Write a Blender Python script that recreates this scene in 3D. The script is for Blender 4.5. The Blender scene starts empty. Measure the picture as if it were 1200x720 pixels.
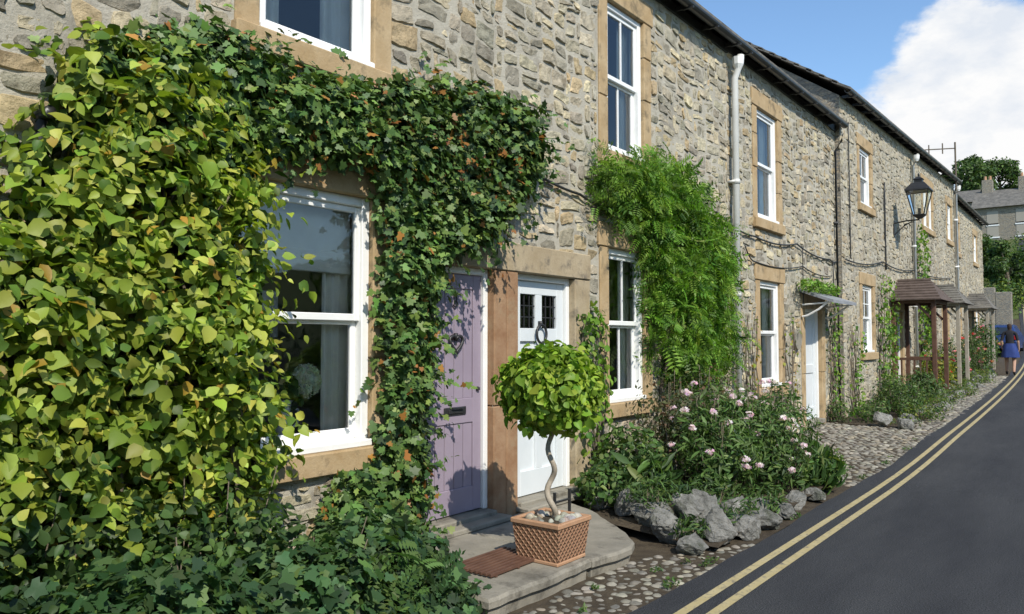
import bpy, math, random
import numpy as np
from mathutils import Vector
random.seed(7); RNG=np.random.default_rng(11)
S=bpy.context.scene
S.view_settings.view_transform='Standard'; S.view_settings.look='None'; S.view_settings.exposure=0

# ------------------------------------------------------------ helpers
def link(o,parent=None):
    S.collection.objects.link(o)
    if parent is not None: o.parent=parent
    return o
def empty(name):
    o=bpy.data.objects.new(name,None); link(o); return o
def mesh_obj(name,verts,faces,mat,parent=None,smooth=False,col=None):
    me=bpy.data.meshes.new(name)
    if isinstance(verts,np.ndarray) and isinstance(faces,tuple):
        loops,sizes=faces
        me.vertices.add(len(verts)); me.vertices.foreach_set('co',verts.astype(np.float32).ravel())
        me.loops.add(len(loops)); me.loops.foreach_set('vertex_index',loops.astype(np.int32))
        me.polygons.add(len(sizes))
        starts=np.concatenate([[0],np.cumsum(sizes)[:-1]]).astype(np.int32)
        me.polygons.foreach_set('loop_start',starts)
        me.polygons.foreach_set('loop_total',sizes.astype(np.int32))
        me.update(calc_edges=True); me.validate()
    else:
        me.from_pydata([tuple(v) for v in verts],[],[tuple(f) for f in faces]); me.update()
    me.polygons.foreach_set('use_smooth',[bool(smooth)]*len(me.polygons))
    if col is not None:
        ca=me.color_attributes.new('Col','FLOAT_COLOR','POINT')
        c=np.ones((len(me.vertices),4),np.float32); c[:,:3]=col; ca.data.foreach_set('color',c.ravel())
    if isinstance(mat,(list,tuple)):
        for m in mat: me.materials.append(m)
    elif mat: me.materials.append(mat)
    o=bpy.data.objects.new(name,me); link(o,parent); return o

class MB:
    def __init__(s): s.v=[]; s.f=[]
    def raw(s,v,f):
        b=len(s.v); s.v+= [tuple(p) for p in v]; s.f+= [tuple(i+b for i in q) for q in f]; return s
    def box(s,x0,x1,y0,y1,z0,z1,c=0.0):
        if c<=0:
            v=[(x,y,z) for x in (x0,x1) for y in (y0,y1) for z in (z0,z1)]
            return s.raw(v,[(0,1,3,2),(4,6,7,5),(0,4,5,1),(2,3,7,6),(0,2,6,4),(1,5,7,3)])
        X=(x0,x1);Y=(y0,y1);Z=(z0,z1); v=[];idx={}
        for i in (0,1):
            for j in (0,1):
                for k in (0,1):
                    sx=c if i==0 else -c; sy=c if j==0 else -c; sz=c if k==0 else -c
                    for a,(dx,dy,dz) in enumerate(((0,sy,sz),(sx,0,sz),(sx,sy,0))):
                        idx[(i,j,k,a)]=len(v); v.append((X[i]+dx,Y[j]+dy,Z[k]+dz))
        f=[]
        for i in (0,1):
            q=[idx[(i,0,0,0)],idx[(i,1,0,0)],idx[(i,1,1,0)],idx[(i,0,1,0)]]; f.append(q if i else q[::-1])
            q=[idx[(0,i,0,1)],idx[(1,i,0,1)],idx[(1,i,1,1)],idx[(0,i,1,1)]]; f.append(q[::-1] if i else q)
            q=[idx[(0,0,i,2)],idx[(1,0,i,2)],idx[(1,1,i,2)],idx[(0,1,i,2)]]; f.append(q if i else q[::-1])
        for i in (0,1):
            for j in (0,1):
                f.append([idx[(i,j,0,0)],idx[(i,j,1,0)],idx[(i,j,1,1)],idx[(i,j,0,1)]])
                f.append([idx[(i,0,j,0)],idx[(i,1,j,0)],idx[(i,1,j,2)],idx[(i,0,j,2)]])
                f.append([idx[(0,i,j,1)],idx[(1,i,j,1)],idx[(1,i,j,2)],idx[(0,i,j,2)]])
                for k in (0,1): f.append([idx[(i,j,k,a)] for a in range(3)])
        return s.raw(v,f)
    def tube(s,pts,r,k=8,closed=False,cap=True):
        pts=[Vector(p) for p in pts]; n=len(pts); R=r if hasattr(r,'__len__') else [r]*n
        v=[];f=[]
        ref=Vector((0.013,0.02,1))
        for i,p in enumerate(pts):
            a=pts[(i-1)%n] if (closed or i>0) else p; b=pts[(i+1)%n] if (closed or i<n-1) else p
            t=(b-a).normalized()
            rf=ref if abs(t.dot(ref.normalized()))<.95 else Vector((1,.1,0))
            u=t.cross(rf).normalized(); w=t.cross(u)
            for j in range(k):
                an=2*math.pi*j/k; v.append(p+u*(math.cos(an)*R[i])+w*(math.sin(an)*R[i]))
        m=n if closed else n-1
        for i in range(m):
            for j in range(k):
                f.append((i*k+j,i*k+(j+1)%k,((i+1)%n)*k+(j+1)%k,((i+1)%n)*k+j))
        if not closed and cap:
            f.append(tuple(range(k))[::-1]); f.append(tuple((n-1)*k+j for j in range(k)))
        return s.raw(v,f)
    def lathe(s,cx,cy,prof,k=16,rot=0):
        v=[];f=[]
        for r,z in prof:
            for j in range(k):
                a=2*math.pi*j/k+rot; v.append((cx+r*math.cos(a),cy+r*math.sin(a),z))
        for i in range(len(prof)-1):
            for j in range(k): f.append((i*k+j,i*k+(j+1)%k,(i+1)*k+(j+1)%k,(i+1)*k+j))
        f.append(tuple(range(k))[::-1]); f.append(tuple((len(prof)-1)*k+j for j in range(k)))
        return s.raw(v,f)
    def build(s,name,mat,parent=None,smooth=False):
        return mesh_obj(name,s.v,s.f,mat,parent,smooth)

def hsh(i,seed): 
    v=np.sin(i[:,0]*127.1+i[:,1]*311.7+i[:,2]*74.7+seed*13.37)*43758.5453
    return v-np.floor(v)
def vn(p,seed=0):
    p=np.asarray(p,float); f=np.floor(p); t=p-f; t=t*t*(3-2*t); r=0
    for a in (0,1):
        for b in (0,1):
            for c in (0,1):
                w=(t[:,0] if a else 1-t[:,0])*(t[:,1] if b else 1-t[:,1])*(t[:,2] if c else 1-t[:,2])
                r=r+w*hsh(f+np.array([a,b,c]),seed)
    return r
def fbm(p,seed=0): return .55*vn(p,seed)+.3*vn(p*2.1,seed+1)+.15*vn(p*4.3,seed+2)
def norm(v): return v/np.maximum(np.linalg.norm(v,axis=1,keepdims=True),1e-9)

# ------------------------------------------------------------ materials
def new_mat(name):
    m=bpy.data.materials.new(name); m.use_nodes=True; nt=m.node_tree
    b=nt.nodes['Principled BSDF']; return m,nt,b
def mk(name,c1,c2=None,scale=5,rough=.85,bump=0,bscale=40,attr=False,spec=.3,metal=0,detail=6,bdist=.01,c3=None,s3=1.0):
    m,nt,b=new_mat(name); N=nt.nodes; L=nt.links
    b.inputs['Roughness'].default_value=rough; b.inputs['Specular IOR Level'].default_value=spec; b.inputs['Metallic'].default_value=metal
    tc=N.new('ShaderNodeTexCoord')
    if c2 is None: c2=c1
    no=N.new('ShaderNodeTexNoise'); no.inputs['Scale'].default_value=scale; no.inputs['Detail'].default_value=detail; no.inputs['Roughness'].default_value=.65
    L.new(tc.outputs['Object'],no.inputs['Vector'])
    mr=N.new('ShaderNodeMapRange'); mr.inputs[1].default_value=.35; mr.inputs[2].default_value=.65; L.new(no.outputs['Fac'],mr.inputs[0])
    mx=N.new('ShaderNodeMix'); mx.data_type='RGBA'; mx.inputs[6].default_value=(*c1,1); mx.inputs[7].default_value=(*c2,1); L.new(mr.outputs[0],mx.inputs[0])
    out=mx.outputs[2]
    if c3 is not None:
        n3=N.new('ShaderNodeTexNoise'); n3.inputs['Scale'].default_value=s3; n3.inputs['Detail'].default_value=8; n3.inputs['Roughness'].default_value=.7; L.new(tc.outputs['Object'],n3.inputs['Vector'])
        m3=N.new('ShaderNodeMapRange'); m3.inputs[1].default_value=.52; m3.inputs[2].default_value=.66; L.new(n3.outputs['Fac'],m3.inputs[0])
        x3=N.new('ShaderNodeMix'); x3.data_type='RGBA'; x3.inputs[7].default_value=(*c3,1); L.new(m3.outputs[0],x3.inputs[0]); L.new(out,x3.inputs[6]); out=x3.outputs[2]
    if attr:
        at=N.new('ShaderNodeAttribute'); at.attribute_name='Col'
        mu=N.new('ShaderNodeMix'); mu.data_type='RGBA'; mu.blend_type='MULTIPLY'; mu.inputs[0].default_value=1
        L.new(out,mu.inputs[6]); L.new(at.outputs['Color'],mu.inputs[7]); out=mu.outputs[2]
    L.new(out,b.inputs['Base Color'])
    if bump>0:
        nb=N.new('ShaderNodeTexNoise'); nb.inputs['Scale'].default_value=bscale; nb.inputs['Detail'].default_value=8; nb.inputs['Roughness'].default_value=.7; L.new(tc.outputs['Object'],nb.inputs['Vector'])
        bp=N.new('ShaderNodeBump'); bp.inputs['Strength'].default_value=bump; bp.inputs['Distance'].default_value=bdist; L.new(nb.outputs['Fac'],bp.inputs['Height']); L.new(bp.outputs[0],b.inputs['Normal'])
    return m
def leafmat(name,tr=.3,rough=.42,spec=.4):
    m,nt,b=new_mat(name); N=nt.nodes; L=nt.links
    at=N.new('ShaderNodeAttribute'); at.attribute_name='Col'
    L.new(at.outputs['Color'],b.inputs['Base Color']); b.inputs['Roughness'].default_value=rough; b.inputs['Specular IOR Level'].default_value=spec
    t=N.new('ShaderNodeBsdfTranslucent'); mu=N.new('ShaderNodeMix'); mu.data_type='RGBA'; mu.blend_type='MULTIPLY'; mu.inputs[0].default_value=1
    mu.inputs[7].default_value=(1.5,1.6,.7,1); L.new(at.outputs['Color'],mu.inputs[6]); L.new(mu.outputs[2],t.inputs['Color'])
    ms=N.new('ShaderNodeMixShader'); ms.inputs[0].default_value=tr; L.new(b.outputs[0],ms.inputs[1]); L.new(t.outputs[0],ms.inputs[2])
    L.new(ms.outputs[0],N['Material Output'].inputs['Surface']); return m
M_stone=mk('rubble_stone',(.76,.735,.68),(1.14,1.10,1.02),10,.92,1.0,26,attr=True,bdist=.022,c3=(.52,.485,.42),s3=7)
M_mortar=mk('lime_mortar',(.36,.33,.265),(.48,.445,.365),3,.95,.8,45,bdist=.015,c3=(.24,.215,.175),s3=2)
M_sand=mk('sandstone_dressing',(.36,.25,.13),(.46,.345,.205),3.5,.9,.6,30,c3=(.21,.16,.095),s3=5)
M_sandg=mk('sandstone_weathered',(.32,.25,.155),(.41,.335,.225),4,.9,.6,30,c3=(.18,.15,.11),s3=6)
M_redst=mk('red_sandstone',(.25,.135,.07),(.34,.215,.125),5,.9,.6,35,c3=(.31,.225,.135),s3=3)
M_white=mk('white_paint',(.76,.76,.74),(.83,.83,.81),3,.35,.05,60,spec=.5)
M_purple=mk('mauve_paint',(.275,.225,.28),(.32,.265,.325),2,.42,.08,60,spec=.5)
M_groove=mk('door_groove',(.12,.10,.13))
M_whiteg=mk('pale_door_paint',(.60,.64,.65),(.67,.70,.71),2,.4,spec=.5)
M_black=mk('black_iron',(.015,.015,.016),(.03,.03,.03),8,.45,.2,40,spec=.5)
M_gutter=mk('gutter_black',(.018,.018,.02),(.035,.035,.035),6,.4,spec=.5)
M_pipe=mk('grey_pipe',(.56,.56,.53),(.64,.64,.61),4,.5,spec=.5)
M_slate=mk('stone_slate',(.10,.095,.085),(.19,.175,.15),2.5,.9,.8,12,bdist=.03,c3=(.07,.065,.055),s3=6)
M_room=mk('room_plaster',(.34,.31,.26))
M_cream=mk('cream_fabric',(.74,.70,.60),(.8,.77,.68),5,.9)
M_soil=mk('soil',(.05,.038,.025),(.09,.07,.045),8,.95,.9,25,bdist=.03)
M_ground=mk('ground_grass',(.06,.085,.025),(.09,.11,.035),.6,.95,.8,9,bdist=.05,c3=(.11,.11,.05),s3=.25)
M_slab=mk('flagstone',(.20,.185,.15),(.29,.265,.215),3,.85,.9,18,c3=(.11,.10,.08),s3=4)
M_cob=mk('cobble_stone',(.7,.7,.68),(1.1,1.07,1.0),12,.75,.5,40,attr=True,c3=(.5,.5,.46),s3=9)
M_rock=mk('limestone_rock',(.15,.15,.135),(.36,.35,.32),6,.9,1,18,bdist=.06,c3=(.08,.09,.06),s3=4)
M_bark=mk('bark',(.10,.08,.055),(.18,.15,.11),14,.9,.8,50)
M_brownwood=mk('brown_timber',(.09,.045,.03),(.14,.075,.05),8,.6,.3,40)
M_greywood=mk('weathered_timber',(.30,.26,.20),(.40,.36,.29),8,.8,.4,40)
M_leaf=leafmat('leaf',.32,.5,.3); M_gloss=leafmat('ivy_leaf',.15,.48,.35); M_petal=leafmat('petal',.3,.7,.1)
M_yellow=mk('yellow_line_paint',(.38,.31,.15),(.46,.39,.22),9,.75,.4,120,c3=(.17,.15,.11),s3=18)
def asphalt():
    m,nt,b=new_mat('asphalt'); N=nt.nodes; L=nt.links
    tc=N.new('ShaderNodeTexCoord')
    n1=N.new('ShaderNodeTexNoise'); n1.inputs['Scale'].default_value=110; n1.inputs['Detail'].default_value=4; L.new(tc.outputs['Object'],n1.inputs['Vector'])
    n2=N.new('ShaderNodeTexNoise'); n2.inputs['Scale'].default_value=.9; n2.inputs['Detail'].default_value=8; n2.inputs['Roughness'].default_value=.7
    mp=N.new('ShaderNodeMapping'); mp.inputs['Scale'].default_value=(1.6,.35,1); L.new(tc.outputs['Object'],mp.inputs[0]); L.new(mp.outputs[0],n2.inputs['Vector'])
    r=N.new('ShaderNodeValToRGB'); r.color_ramp.elements[0].position=.35; r.color_ramp.elements[0].color=(.018,.020,.023,1); r.color_ramp.elements[1].position=.7; r.color_ramp.elements[1].color=(.075,.078,.086,1); L.new(n1.outputs['Fac'],r.inputs[0])
    r2=N.new('ShaderNodeValToRGB'); r2.color_ramp.elements[0].position=.32; r2.color_ramp.elements[0].color=(.66,.66,.68,1); r2.color_ramp.elements[1].position=.68; r2.color_ramp.elements[1].color=(1.3,1.27,1.2,1); L.new(n2.outputs['Fac'],r2.inputs[0])
    mu=N.new('ShaderNodeMix'); mu.data_type='RGBA'; mu.blend_type='MULTIPLY'; mu.inputs[0].default_value=1; L.new(r.outputs[0],mu.inputs[6]); L.new(r2.outputs[0],mu.inputs[7]); L.new(mu.outputs[2],b.inputs['Base Color'])
    b.inputs['Roughness'].default_value=.85; b.inputs['Specular IOR Level'].default_value=.25
    bp=N.new('ShaderNodeBump'); bp.inputs['Strength'].default_value=1; bp.inputs['Distance'].default_value=.012; L.new(n1.outputs['Fac'],bp.inputs['Height']); L.new(bp.outputs[0],b.inputs['Normal'])
    return m
M_asph=asphalt()
def rubble():
    m,nt,b=new_mat('rubble_wall'); N=nt.nodes; L=nt.links
    tc=N.new('ShaderNodeTexCoord'); mp=N.new('ShaderNodeMapping'); mp.inputs['Scale'].default_value=(3.2,3.2,7); L.new(tc.outputs['Object'],mp.inputs[0])
    nz=N.new('ShaderNodeTexNoise'); nz.inputs['Scale'].default_value=2; L.new(mp.outputs[0],nz.inputs['Vector'])
    ad=N.new('ShaderNodeMix'); ad.data_type='RGBA'; ad.blend_type='LINEAR_LIGHT'; ad.inputs[0].default_value=.15; L.new(mp.outputs[0],ad.inputs[6]); L.new(nz.outputs['Color'],ad.inputs[7])
    v1=N.new('ShaderNodeTexVoronoi'); L.new(ad.outputs[2],v1.inputs['Vector'])
    v2=N.new('ShaderNodeTexVoronoi'); v2.feature='DISTANCE_TO_EDGE'; L.new(ad.outputs[2],v2.inputs['Vector'])
    sp=N.new('ShaderNodeSeparateColor'); L.new(v1.outputs['Color'],sp.inputs[0])
    r=N.new('ShaderNodeValToRGB'); e=r.color_ramp.elements; e[0].color=(.17,.16,.14,1); e[1].color=(.42,.38,.30,1); x=e.new(.5); x.color=(.30,.28,.235,1); x=e.new(.75); x.color=(.36,.29,.2,1); L.new(sp.outputs[0],r.inputs[0])
    mr=N.new('ShaderNodeMapRange'); mr.inputs[2].default_value=.08; L.new(v2.outputs['Distance'],mr.inputs[0])
    mx=N.new('ShaderNodeMix'); mx.data_type='RGBA'; mx.inputs[6].default_value=(.30,.275,.23,1); L.new(mr.outputs[0],mx.inputs[0]); L.new(r.outputs[0],mx.inputs[7]); L.new(mx.outputs[2],b.inputs['Base Color'])
    b.inputs['Roughness'].default_value=.9
    bp=N.new('ShaderNodeBump'); bp.inputs['Strength'].default_value=.8; bp.inputs['Distance'].default_value=.04; L.new(mr.outputs[0],bp.inputs['Height']); L.new(bp.outputs[0],b.inputs['Normal'])
    return m
M_rub=rubble()
def glassm():
    m,nt,b=new_mat('window_glass'); N=nt.nodes; L=nt.links; N.remove(b)
    t=N.new('ShaderNodeBsdfTransparent'); t.inputs[0].default_value=(.94,.96,.95,1)
    g=N.new('ShaderNodeBsdfGlossy'); g.inputs['Roughness'].default_value=.015; g.inputs['Color'].default_value=(.95,.97,1,1)
    tc=N.new('ShaderNodeTexCoord'); nb=N.new('ShaderNodeTexNoise'); nb.inputs['Scale'].default_value=2.2; L.new(tc.outputs['Object'],nb.inputs['Vector'])
    bp=N.new('ShaderNodeBump'); bp.inputs['Strength'].default_value=.25; bp.inputs['Distance'].default_value=.03; L.new(nb.outputs['Fac'],bp.inputs['Height']); L.new(bp.outputs[0],g.inputs['Normal'])
    f=N.new('ShaderNodeFresnel'); f.inputs[0].default_value=1.5
    mr=N.new('ShaderNodeMapRange'); mr.inputs[1].default_value=0; mr.inputs[2].default_value=1; mr.inputs[3].default_value=.03; mr.inputs[4].default_value=1; L.new(f.outputs[0],mr.inputs[0])
    ms=N.new('ShaderNodeMixShader'); L.new(mr.outputs[0],ms.inputs[0]); L.new(t.outputs[0],ms.inputs[1]); L.new(g.outputs[0],ms.inputs[2]); L.new(ms.outputs[0],N['Material Output'].inputs['Surface']); return m
M_glass=glassm()
def wicker():
    m,nt,b=new_mat('terracotta_lattice'); N=nt.nodes; L=nt.links
    tc=N.new('ShaderNodeTexCoord'); sx=N.new('ShaderNodeSeparateXYZ'); L.new(tc.outputs['Object'],sx.inputs[0])
    def mt(op,a,bb):
        n=N.new('ShaderNodeMath'); n.operation=op
        for i,q in enumerate((a,bb)):
            if q is None: continue
            if isinstance(q,(int,float)): n.inputs[i].default_value=q
            else: L.new(q,n.inputs[i])
        return n.outputs[0]
    c=mt('ADD',sx.outputs[0],sx.outputs[1])
    a=mt('ABSOLUTE',mt('SINE',mt('MULTIPLY',mt('ADD',c,sx.outputs[2]),72),None),None)
    d=mt('ABSOLUTE',mt('SINE',mt('MULTIPLY',mt('SUBTRACT',c,sx.outputs[2]),72),None),None)
    h=mt('MINIMUM',a,d)
    r=N.new('ShaderNodeValToRGB'); r.color_ramp.elements[0].color=(.42,.24,.13,1); r.color_ramp.elements[0].position=.2; r.color_ramp.elements[1].color=(.25,.12,.065,1); r.color_ramp.elements[1].position=.6; L.new(h,r.inputs[0]); L.new(r.outputs[0],b.inputs['Base Color'])
    bp=N.new('ShaderNodeBump'); bp.inputs['Strength'].default_value=1; bp.inputs['Distance'].default_value=.012; bp.invert=True; L.new(h,bp.inputs['Height']); L.new(bp.outputs[0],b.inputs['Normal']); b.inputs['Roughness'].default_value=.75
    return m
M_terra=wicker()
M_terrap=mk('terracotta',(.36,.20,.11),(.43,.26,.155),8,.8,.3,50)

# ------------------------------------------------------------ terrain
def sm(t): t=np.clip(t,0,1); return t*t*(3-2*t)
def gz(y):
    y=np.asarray(y,float); a=np.clip(y-8,0,None)
    return .02*a*sm(a/6)+14*sm((y-44)/51)
def cx(y):
    y=np.asarray(y,float); return -.0009*np.clip(y-8,0,60)**2
G=lambda y: float(gz(y)); C=lambda y: float(cx(y))
xs=np.concatenate([np.linspace(-400,-20,14),np.linspace(-15,15,16),np.linspace(20,400,14)])
ys=np.concatenate([np.linspace(-400,-20,12),np.linspace(-15,120,136),np.linspace(140,500,12)])
XX,YY=np.meshgrid(xs,ys); ZZ=gz(YY)-.03
V=np.stack([XX.ravel(),YY.ravel(),ZZ.ravel()],1); nx=len(xs)
F=[(j*nx+i,j*nx+i+1,(j+1)*nx+i+1,(j+1)*nx+i) for j in range(len(ys)-1) for i in range(nx-1)]
mesh_obj('ground',V,F,M_ground,smooth=True)
def strip(name,xa,xb,y0,y1,dz,mat,step=1.0,bend=True,parent=None,nxs=2,rough=0,wob=0):
    yy=np.arange(y0,y1+1e-6,step); v=[];f=[]
    for y in yy:
        for k in range(nxs):
            x=xa+(xb-xa)*k/(nxs-1)+(C(y) if bend else 0)
            if wob and k==0: x+=wob*(math.sin(y*3.1)*.5+math.sin(y*7.7)*.3+math.sin(y*1.3))
            z=G(y)+dz+(rough*(random.random()-.5) if rough else 0)
            v.append((x,y,z))
    for j in range(len(yy)-1):
        for k in range(nxs-1): f.append((j*nxs+k,j*nxs+k+1,(j+1)*nxs+k+1,(j+1)*nxs+k))
    return mesh_obj(name,v,f,mat,parent,smooth=True)
strip('road',1.84,6.6,-30,75,0,M_asph,.25,nxs=3,wob=.018)
strip('double_yellow_line',2.04,2.10,-30,70,.004,M_yellow)
strip('double_yellow_line',2.19,2.25,-30,70,.004,M_yellow)
strip('verge_ground',-.02,1.84,-5,56,-.012,M_soil,nxs=6)
kb=MB()
for y in np.arange(-30,60,1.0):
    c0,c1=C(y),C(y+1); a,b2=G(y),G(y+1); x0,x1,zz=6.6,6.74,.12
    kb.raw([(x0+c0,y+.005,a-.02),(x1+c0,y+.005,a-.02),(x1+c1,y+.995,b2-.02),(x0+c1,y+.995,b2-.02),(x0+c0,y+.005,a+zz),(x1+c0,y+.005,a+zz),(x1+c1,y+.995,b2+zz),(x0+c1,y+.995,b2+zz)],
               [(0,3,2,1),(4,5,6,7),(0,1,5,4),(2,3,7,6),(1,2,6,5),(3,0,4,7)])
kb.build('kerb',M_slab)
strip('pavement',6.745,8.4,-30,60,.11,M_slab)
gw=MB()
for y in np.arange(-20,50,2.0):
    gw.box(8.4+C(y),8.8+C(y),y,y+1.999,G(y)-.1,G(y)+1.3,.02)
gw.build('added_garden_wall',M_rub)  # unseen wall across the road, added to darken window reflections

# ------------------------------------------------------------ leaves
def template(kind):
    if kind=='ovate':
        ts=[0,.22,.5,.8,1]; ws=[0,.34,.38,.2,0]
        v=[];
        for t in ts: v.append((t,0,-.22*t*t))
        for sgn in (1,-1):
            for i in (1,2,3): v.append((ts[i],sgn*ws[i],.09-.22*ts[i]**2))
        f=[]
        for o,fl in ((5,0),(8,1)):
            q=[(0,1,o),(1,2,o+1,o),(2,3,o+2,o+1),(3,4,o+2)]
            f+= [a[::-1] for a in q] if fl else q
        return np.array(v),f
    if kind=='ivy':
        o=[(0,.0),(-.12,.3),(.12,.52),(.3,.3),(.62,.42),(.66,.2),(1,0),(.66,-.2),(.62,-.42),(.3,-.3),(.12,-.52),(-.12,-.3)]
        v=[(.35,0,.0)]+[(a,b,.04-.12*a*a-.1*abs(b)) for a,b in o]
        f=[(0,i+1,(i+1)%12+1) for i in range(12)]; return np.array(v),f
    if kind=='small':
        return np.array([(0,0,0),(.4,.24,.05),(1,0,-.08),(.4,-.24,.05)]),[(0,2,1),(0,3,2)]
    if kind=='lance':
        return np.array([(0,0,0),(.3,.11,.03),(.65,.1,-.02),(1,0,-.16),(.65,-.1,-.02),(.3,-.11,.03),(.5,0,-.03)]),[(0,6,1),(6,2,1),(6,3,2),(6,4,3),(6,5,4),(0,5,6)]
    if kind=='pinnate':
        v=[];f=[]
        for k in range(6):
            t=.12+k*.15
            for sg in (1,-1):
                b=len(v); z=-.3*t*t
                v+=[(t,0,z),(t+.08,sg*.14,z+.01),(t+.09,sg*.32,z-.06),(t-.02,sg*.16,z-.02)]
                f+= [(b,b+1,b+2,b+3)] if sg>0 else [(b,b+3,b+2,b+1)]
        b=len(v); v+=[(.95,0,-.27),(1.05,.07,-.32),(1.22,0,-.42),(1.05,-.07,-.32)]; f+=[(b,b+3,b+2,b+1)]
        return np.array(v),f
    if kind=='petal5':
        v=[(0,0,0)];f=[]
        for k in range(5):
            a=k*2*math.pi/5
            v+=[(.55*math.cos(a-.5),.55*math.sin(a-.5),.08),(1*math.cos(a-.25),1*math.sin(a-.25),.12),(1*math.cos(a+.25),1*math.sin(a+.25),.12),(.55*math.cos(a+.5),.55*math.sin(a+.5),.08)]
            b=1+4*k; f.append((0,b,b+1,b+2,b+3))
        return np.array(v),f
def leaves(name,P,Nn,size,kind,cols,mat,parent=None,nj=.55,tipdir=(0,0,-1),tj=.7):
    P=np.asarray(P); n=len(P)
    if n==0: return
    tv,tf=template(kind)
    nn=norm(norm(np.asarray(Nn))+nj*RNG.normal(size=(n,3)))
    T=np.asarray(tipdir,float)*np.ones((n,3))+tj*RNG.normal(size=(n,3))
    T=norm(T-nn*np.sum(T*nn,1,keepdims=True)); B=np.cross(nn,T)
    s=np.asarray(size).reshape(-1,1,1)*np.ones((n,1,1))
    wj=(1+.25*RNG.normal(size=(n,1,1)).clip(-1,1))
    cv=tv[None,:,:]
    Vv=P[:,None,:]+s*(cv[:,:,0:1]*T[:,None,:]+cv[:,:,1:2]*wj*B[:,None,:]+cv[:,:,2:3]*(.4+1.6*RNG.random((n,1,1)))*nn[:,None,:])
    k=len(tv); loops=np.concatenate([np.array(q) for q in tf]); sizes=np.array([len(q) for q in tf])
    LL=(loops[None,:]+(np.arange(n)*k)[:,None]).ravel(); SS=np.tile(sizes,n)
    cc=np.repeat(cols,k,axis=0)
    return mesh_obj(name,Vv.reshape(-1,3),(LL,SS),mat,parent,smooth=True,col=cc)
def pal(n,palette,w,var=.18,tint=.06):
    pa=np.array(palette,float); w=np.array(w,float); w/=w.sum()
    i=RNG.choice(len(pa),size=n,p=w); c=pa[i]*(1+var*RNG.normal(size=(n,1))).clip(.4,1.7)
    c*=1+tint*RNG.normal(size=(n,3)); return c.clip(.004,.9)
def inpoly(p,poly):
    poly=np.array(poly); x,y=p[:,0],p[:,1]; r=np.zeros(len(p),bool); n=len(poly)
    for i in range(n):
        x1,y1=poly[i]; x2,y2=poly[(i+1)%n]
        c=((y1>y)!=(y2>y))&(x<(x2-x1)*(y-y1)/(y2-y1+1e-12)+x1); r^=c
    return r
def pdist(p,poly):
    poly=np.array(poly); d=np.full(len(p),1e9); n=len(poly)
    for i in range(n):
        a=poly[i]; b=poly[(i+1)%n]; ab=b-a; t=np.clip(((p-a)@ab)/(ab@ab+1e-12),0,1)
        d=np.minimum(d,np.linalg.norm(p-(a+t[:,None]*ab),axis=1))
    return d
def climber(name,poly,n,base,amp,size,palette,w,kind,mat,parent=None,seed=1,ls=1.8,gap=.0,nj=.5,basefn=None,jit=.05,edge=.3,inner=.55,tj=.7,shoot=0,slen=.25,hf=.10):
    """leaves over a lumpy surface on the wall; shoot>0 groups leaves along little outward sprays"""
    poly_=np.array(poly); lo=poly_.min(0); hi=poly_.max(0); pts=np.zeros((0,2))
    nb=n if shoot==0 else n//shoot
    while len(pts)<nb:
        q=lo+(hi-lo)*RNG.random((max(nb,500),2)); q=q[inpoly(q,poly)]
        if gap>0:
            g=fbm(np.c_[q[:,0]*3.3,q[:,1]*3.3,np.zeros(len(q))],seed+9); q=q[g>gap+.08*RNG.normal(size=len(q))]
        pts=np.r_[pts,q]
    pts=pts[:nb]
    def surf(p):
        q=np.c_[p[:,0]*ls,p[:,1]*ls,np.zeros(len(p))]
        e=np.clip(pdist(p,poly)/edge,0,1)**.5
        b=basefn(p) if basefn is not None else base
        return .04+(b+amp*(fbm(q*1.4,seed)-.2)+hf*(vn(q*4.5,seed+5)-.5))*e
    x=surf(pts); h=.06
    gy=(surf(pts+[h,0])-x)/h; gzz=(surf(pts+[0,h])-x)/h
    nn=np.c_[np.ones(nb),-gy*.8,-gzz*.8+.45]
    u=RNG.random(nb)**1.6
    X=np.maximum(x*(1-inner*u),.03)
    P=np.c_[X,pts[:,0]+jit*RNG.normal(size=nb),pts[:,1]+jit*RNG.normal(size=nb)]
    tip=(0,0,-1)
    if shoot:
        d=norm(norm(nn)*.55+.75*RNG.normal(size=(nb,3))+[0.1,0,-.25])
        L=slen*(.5+RNG.random(nb)); tt=np.tile(np.linspace(0,1,shoot),nb); ii=np.repeat(np.arange(nb),shoot)
        Ld=L[ii][:,None]; P=P[ii]+d[ii]*Ld*tt[:,None]+np.c_[np.zeros(len(ii)),np.zeros(len(ii)),-.35*Ld[:,0]*tt**2]+.012*RNG.normal(size=(len(ii),3))
        P[:,0]=np.maximum(P[:,0],.035)
        nn=norm(norm(nn)+.45*RNG.normal(size=(nb,3)))[ii]*.7+[.15,-.1,.45]
        sd=np.cross(d[ii],norm(nn)); sg=np.where(np.arange(len(ii))%2==0,1,-1)[:,None]
        tip=sd*sg*.9+d[ii]*.7+[0,0,-.35]; u=u[ii]*(1-.5*tt); nb=len(ii)
        szf=1.1-.35*tt
    else: szf=1
    c=pal(nb,palette,w)
    lump=fbm(np.c_[P[:,1:]*1.3,np.zeros(nb)],seed+20)[:,None]
    c=c*(.7+.6*lump)*(1-.25*u[:,None])  # leaves deeper in the mass get darker: inner shade put into colour
    return leaves(name,P,nn,size*szf*(1+.28*RNG.normal(size=nb)).clip(.45,1.6),kind,c,mat,parent,nj=nj,tj=tj,tipdir=tip)
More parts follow.
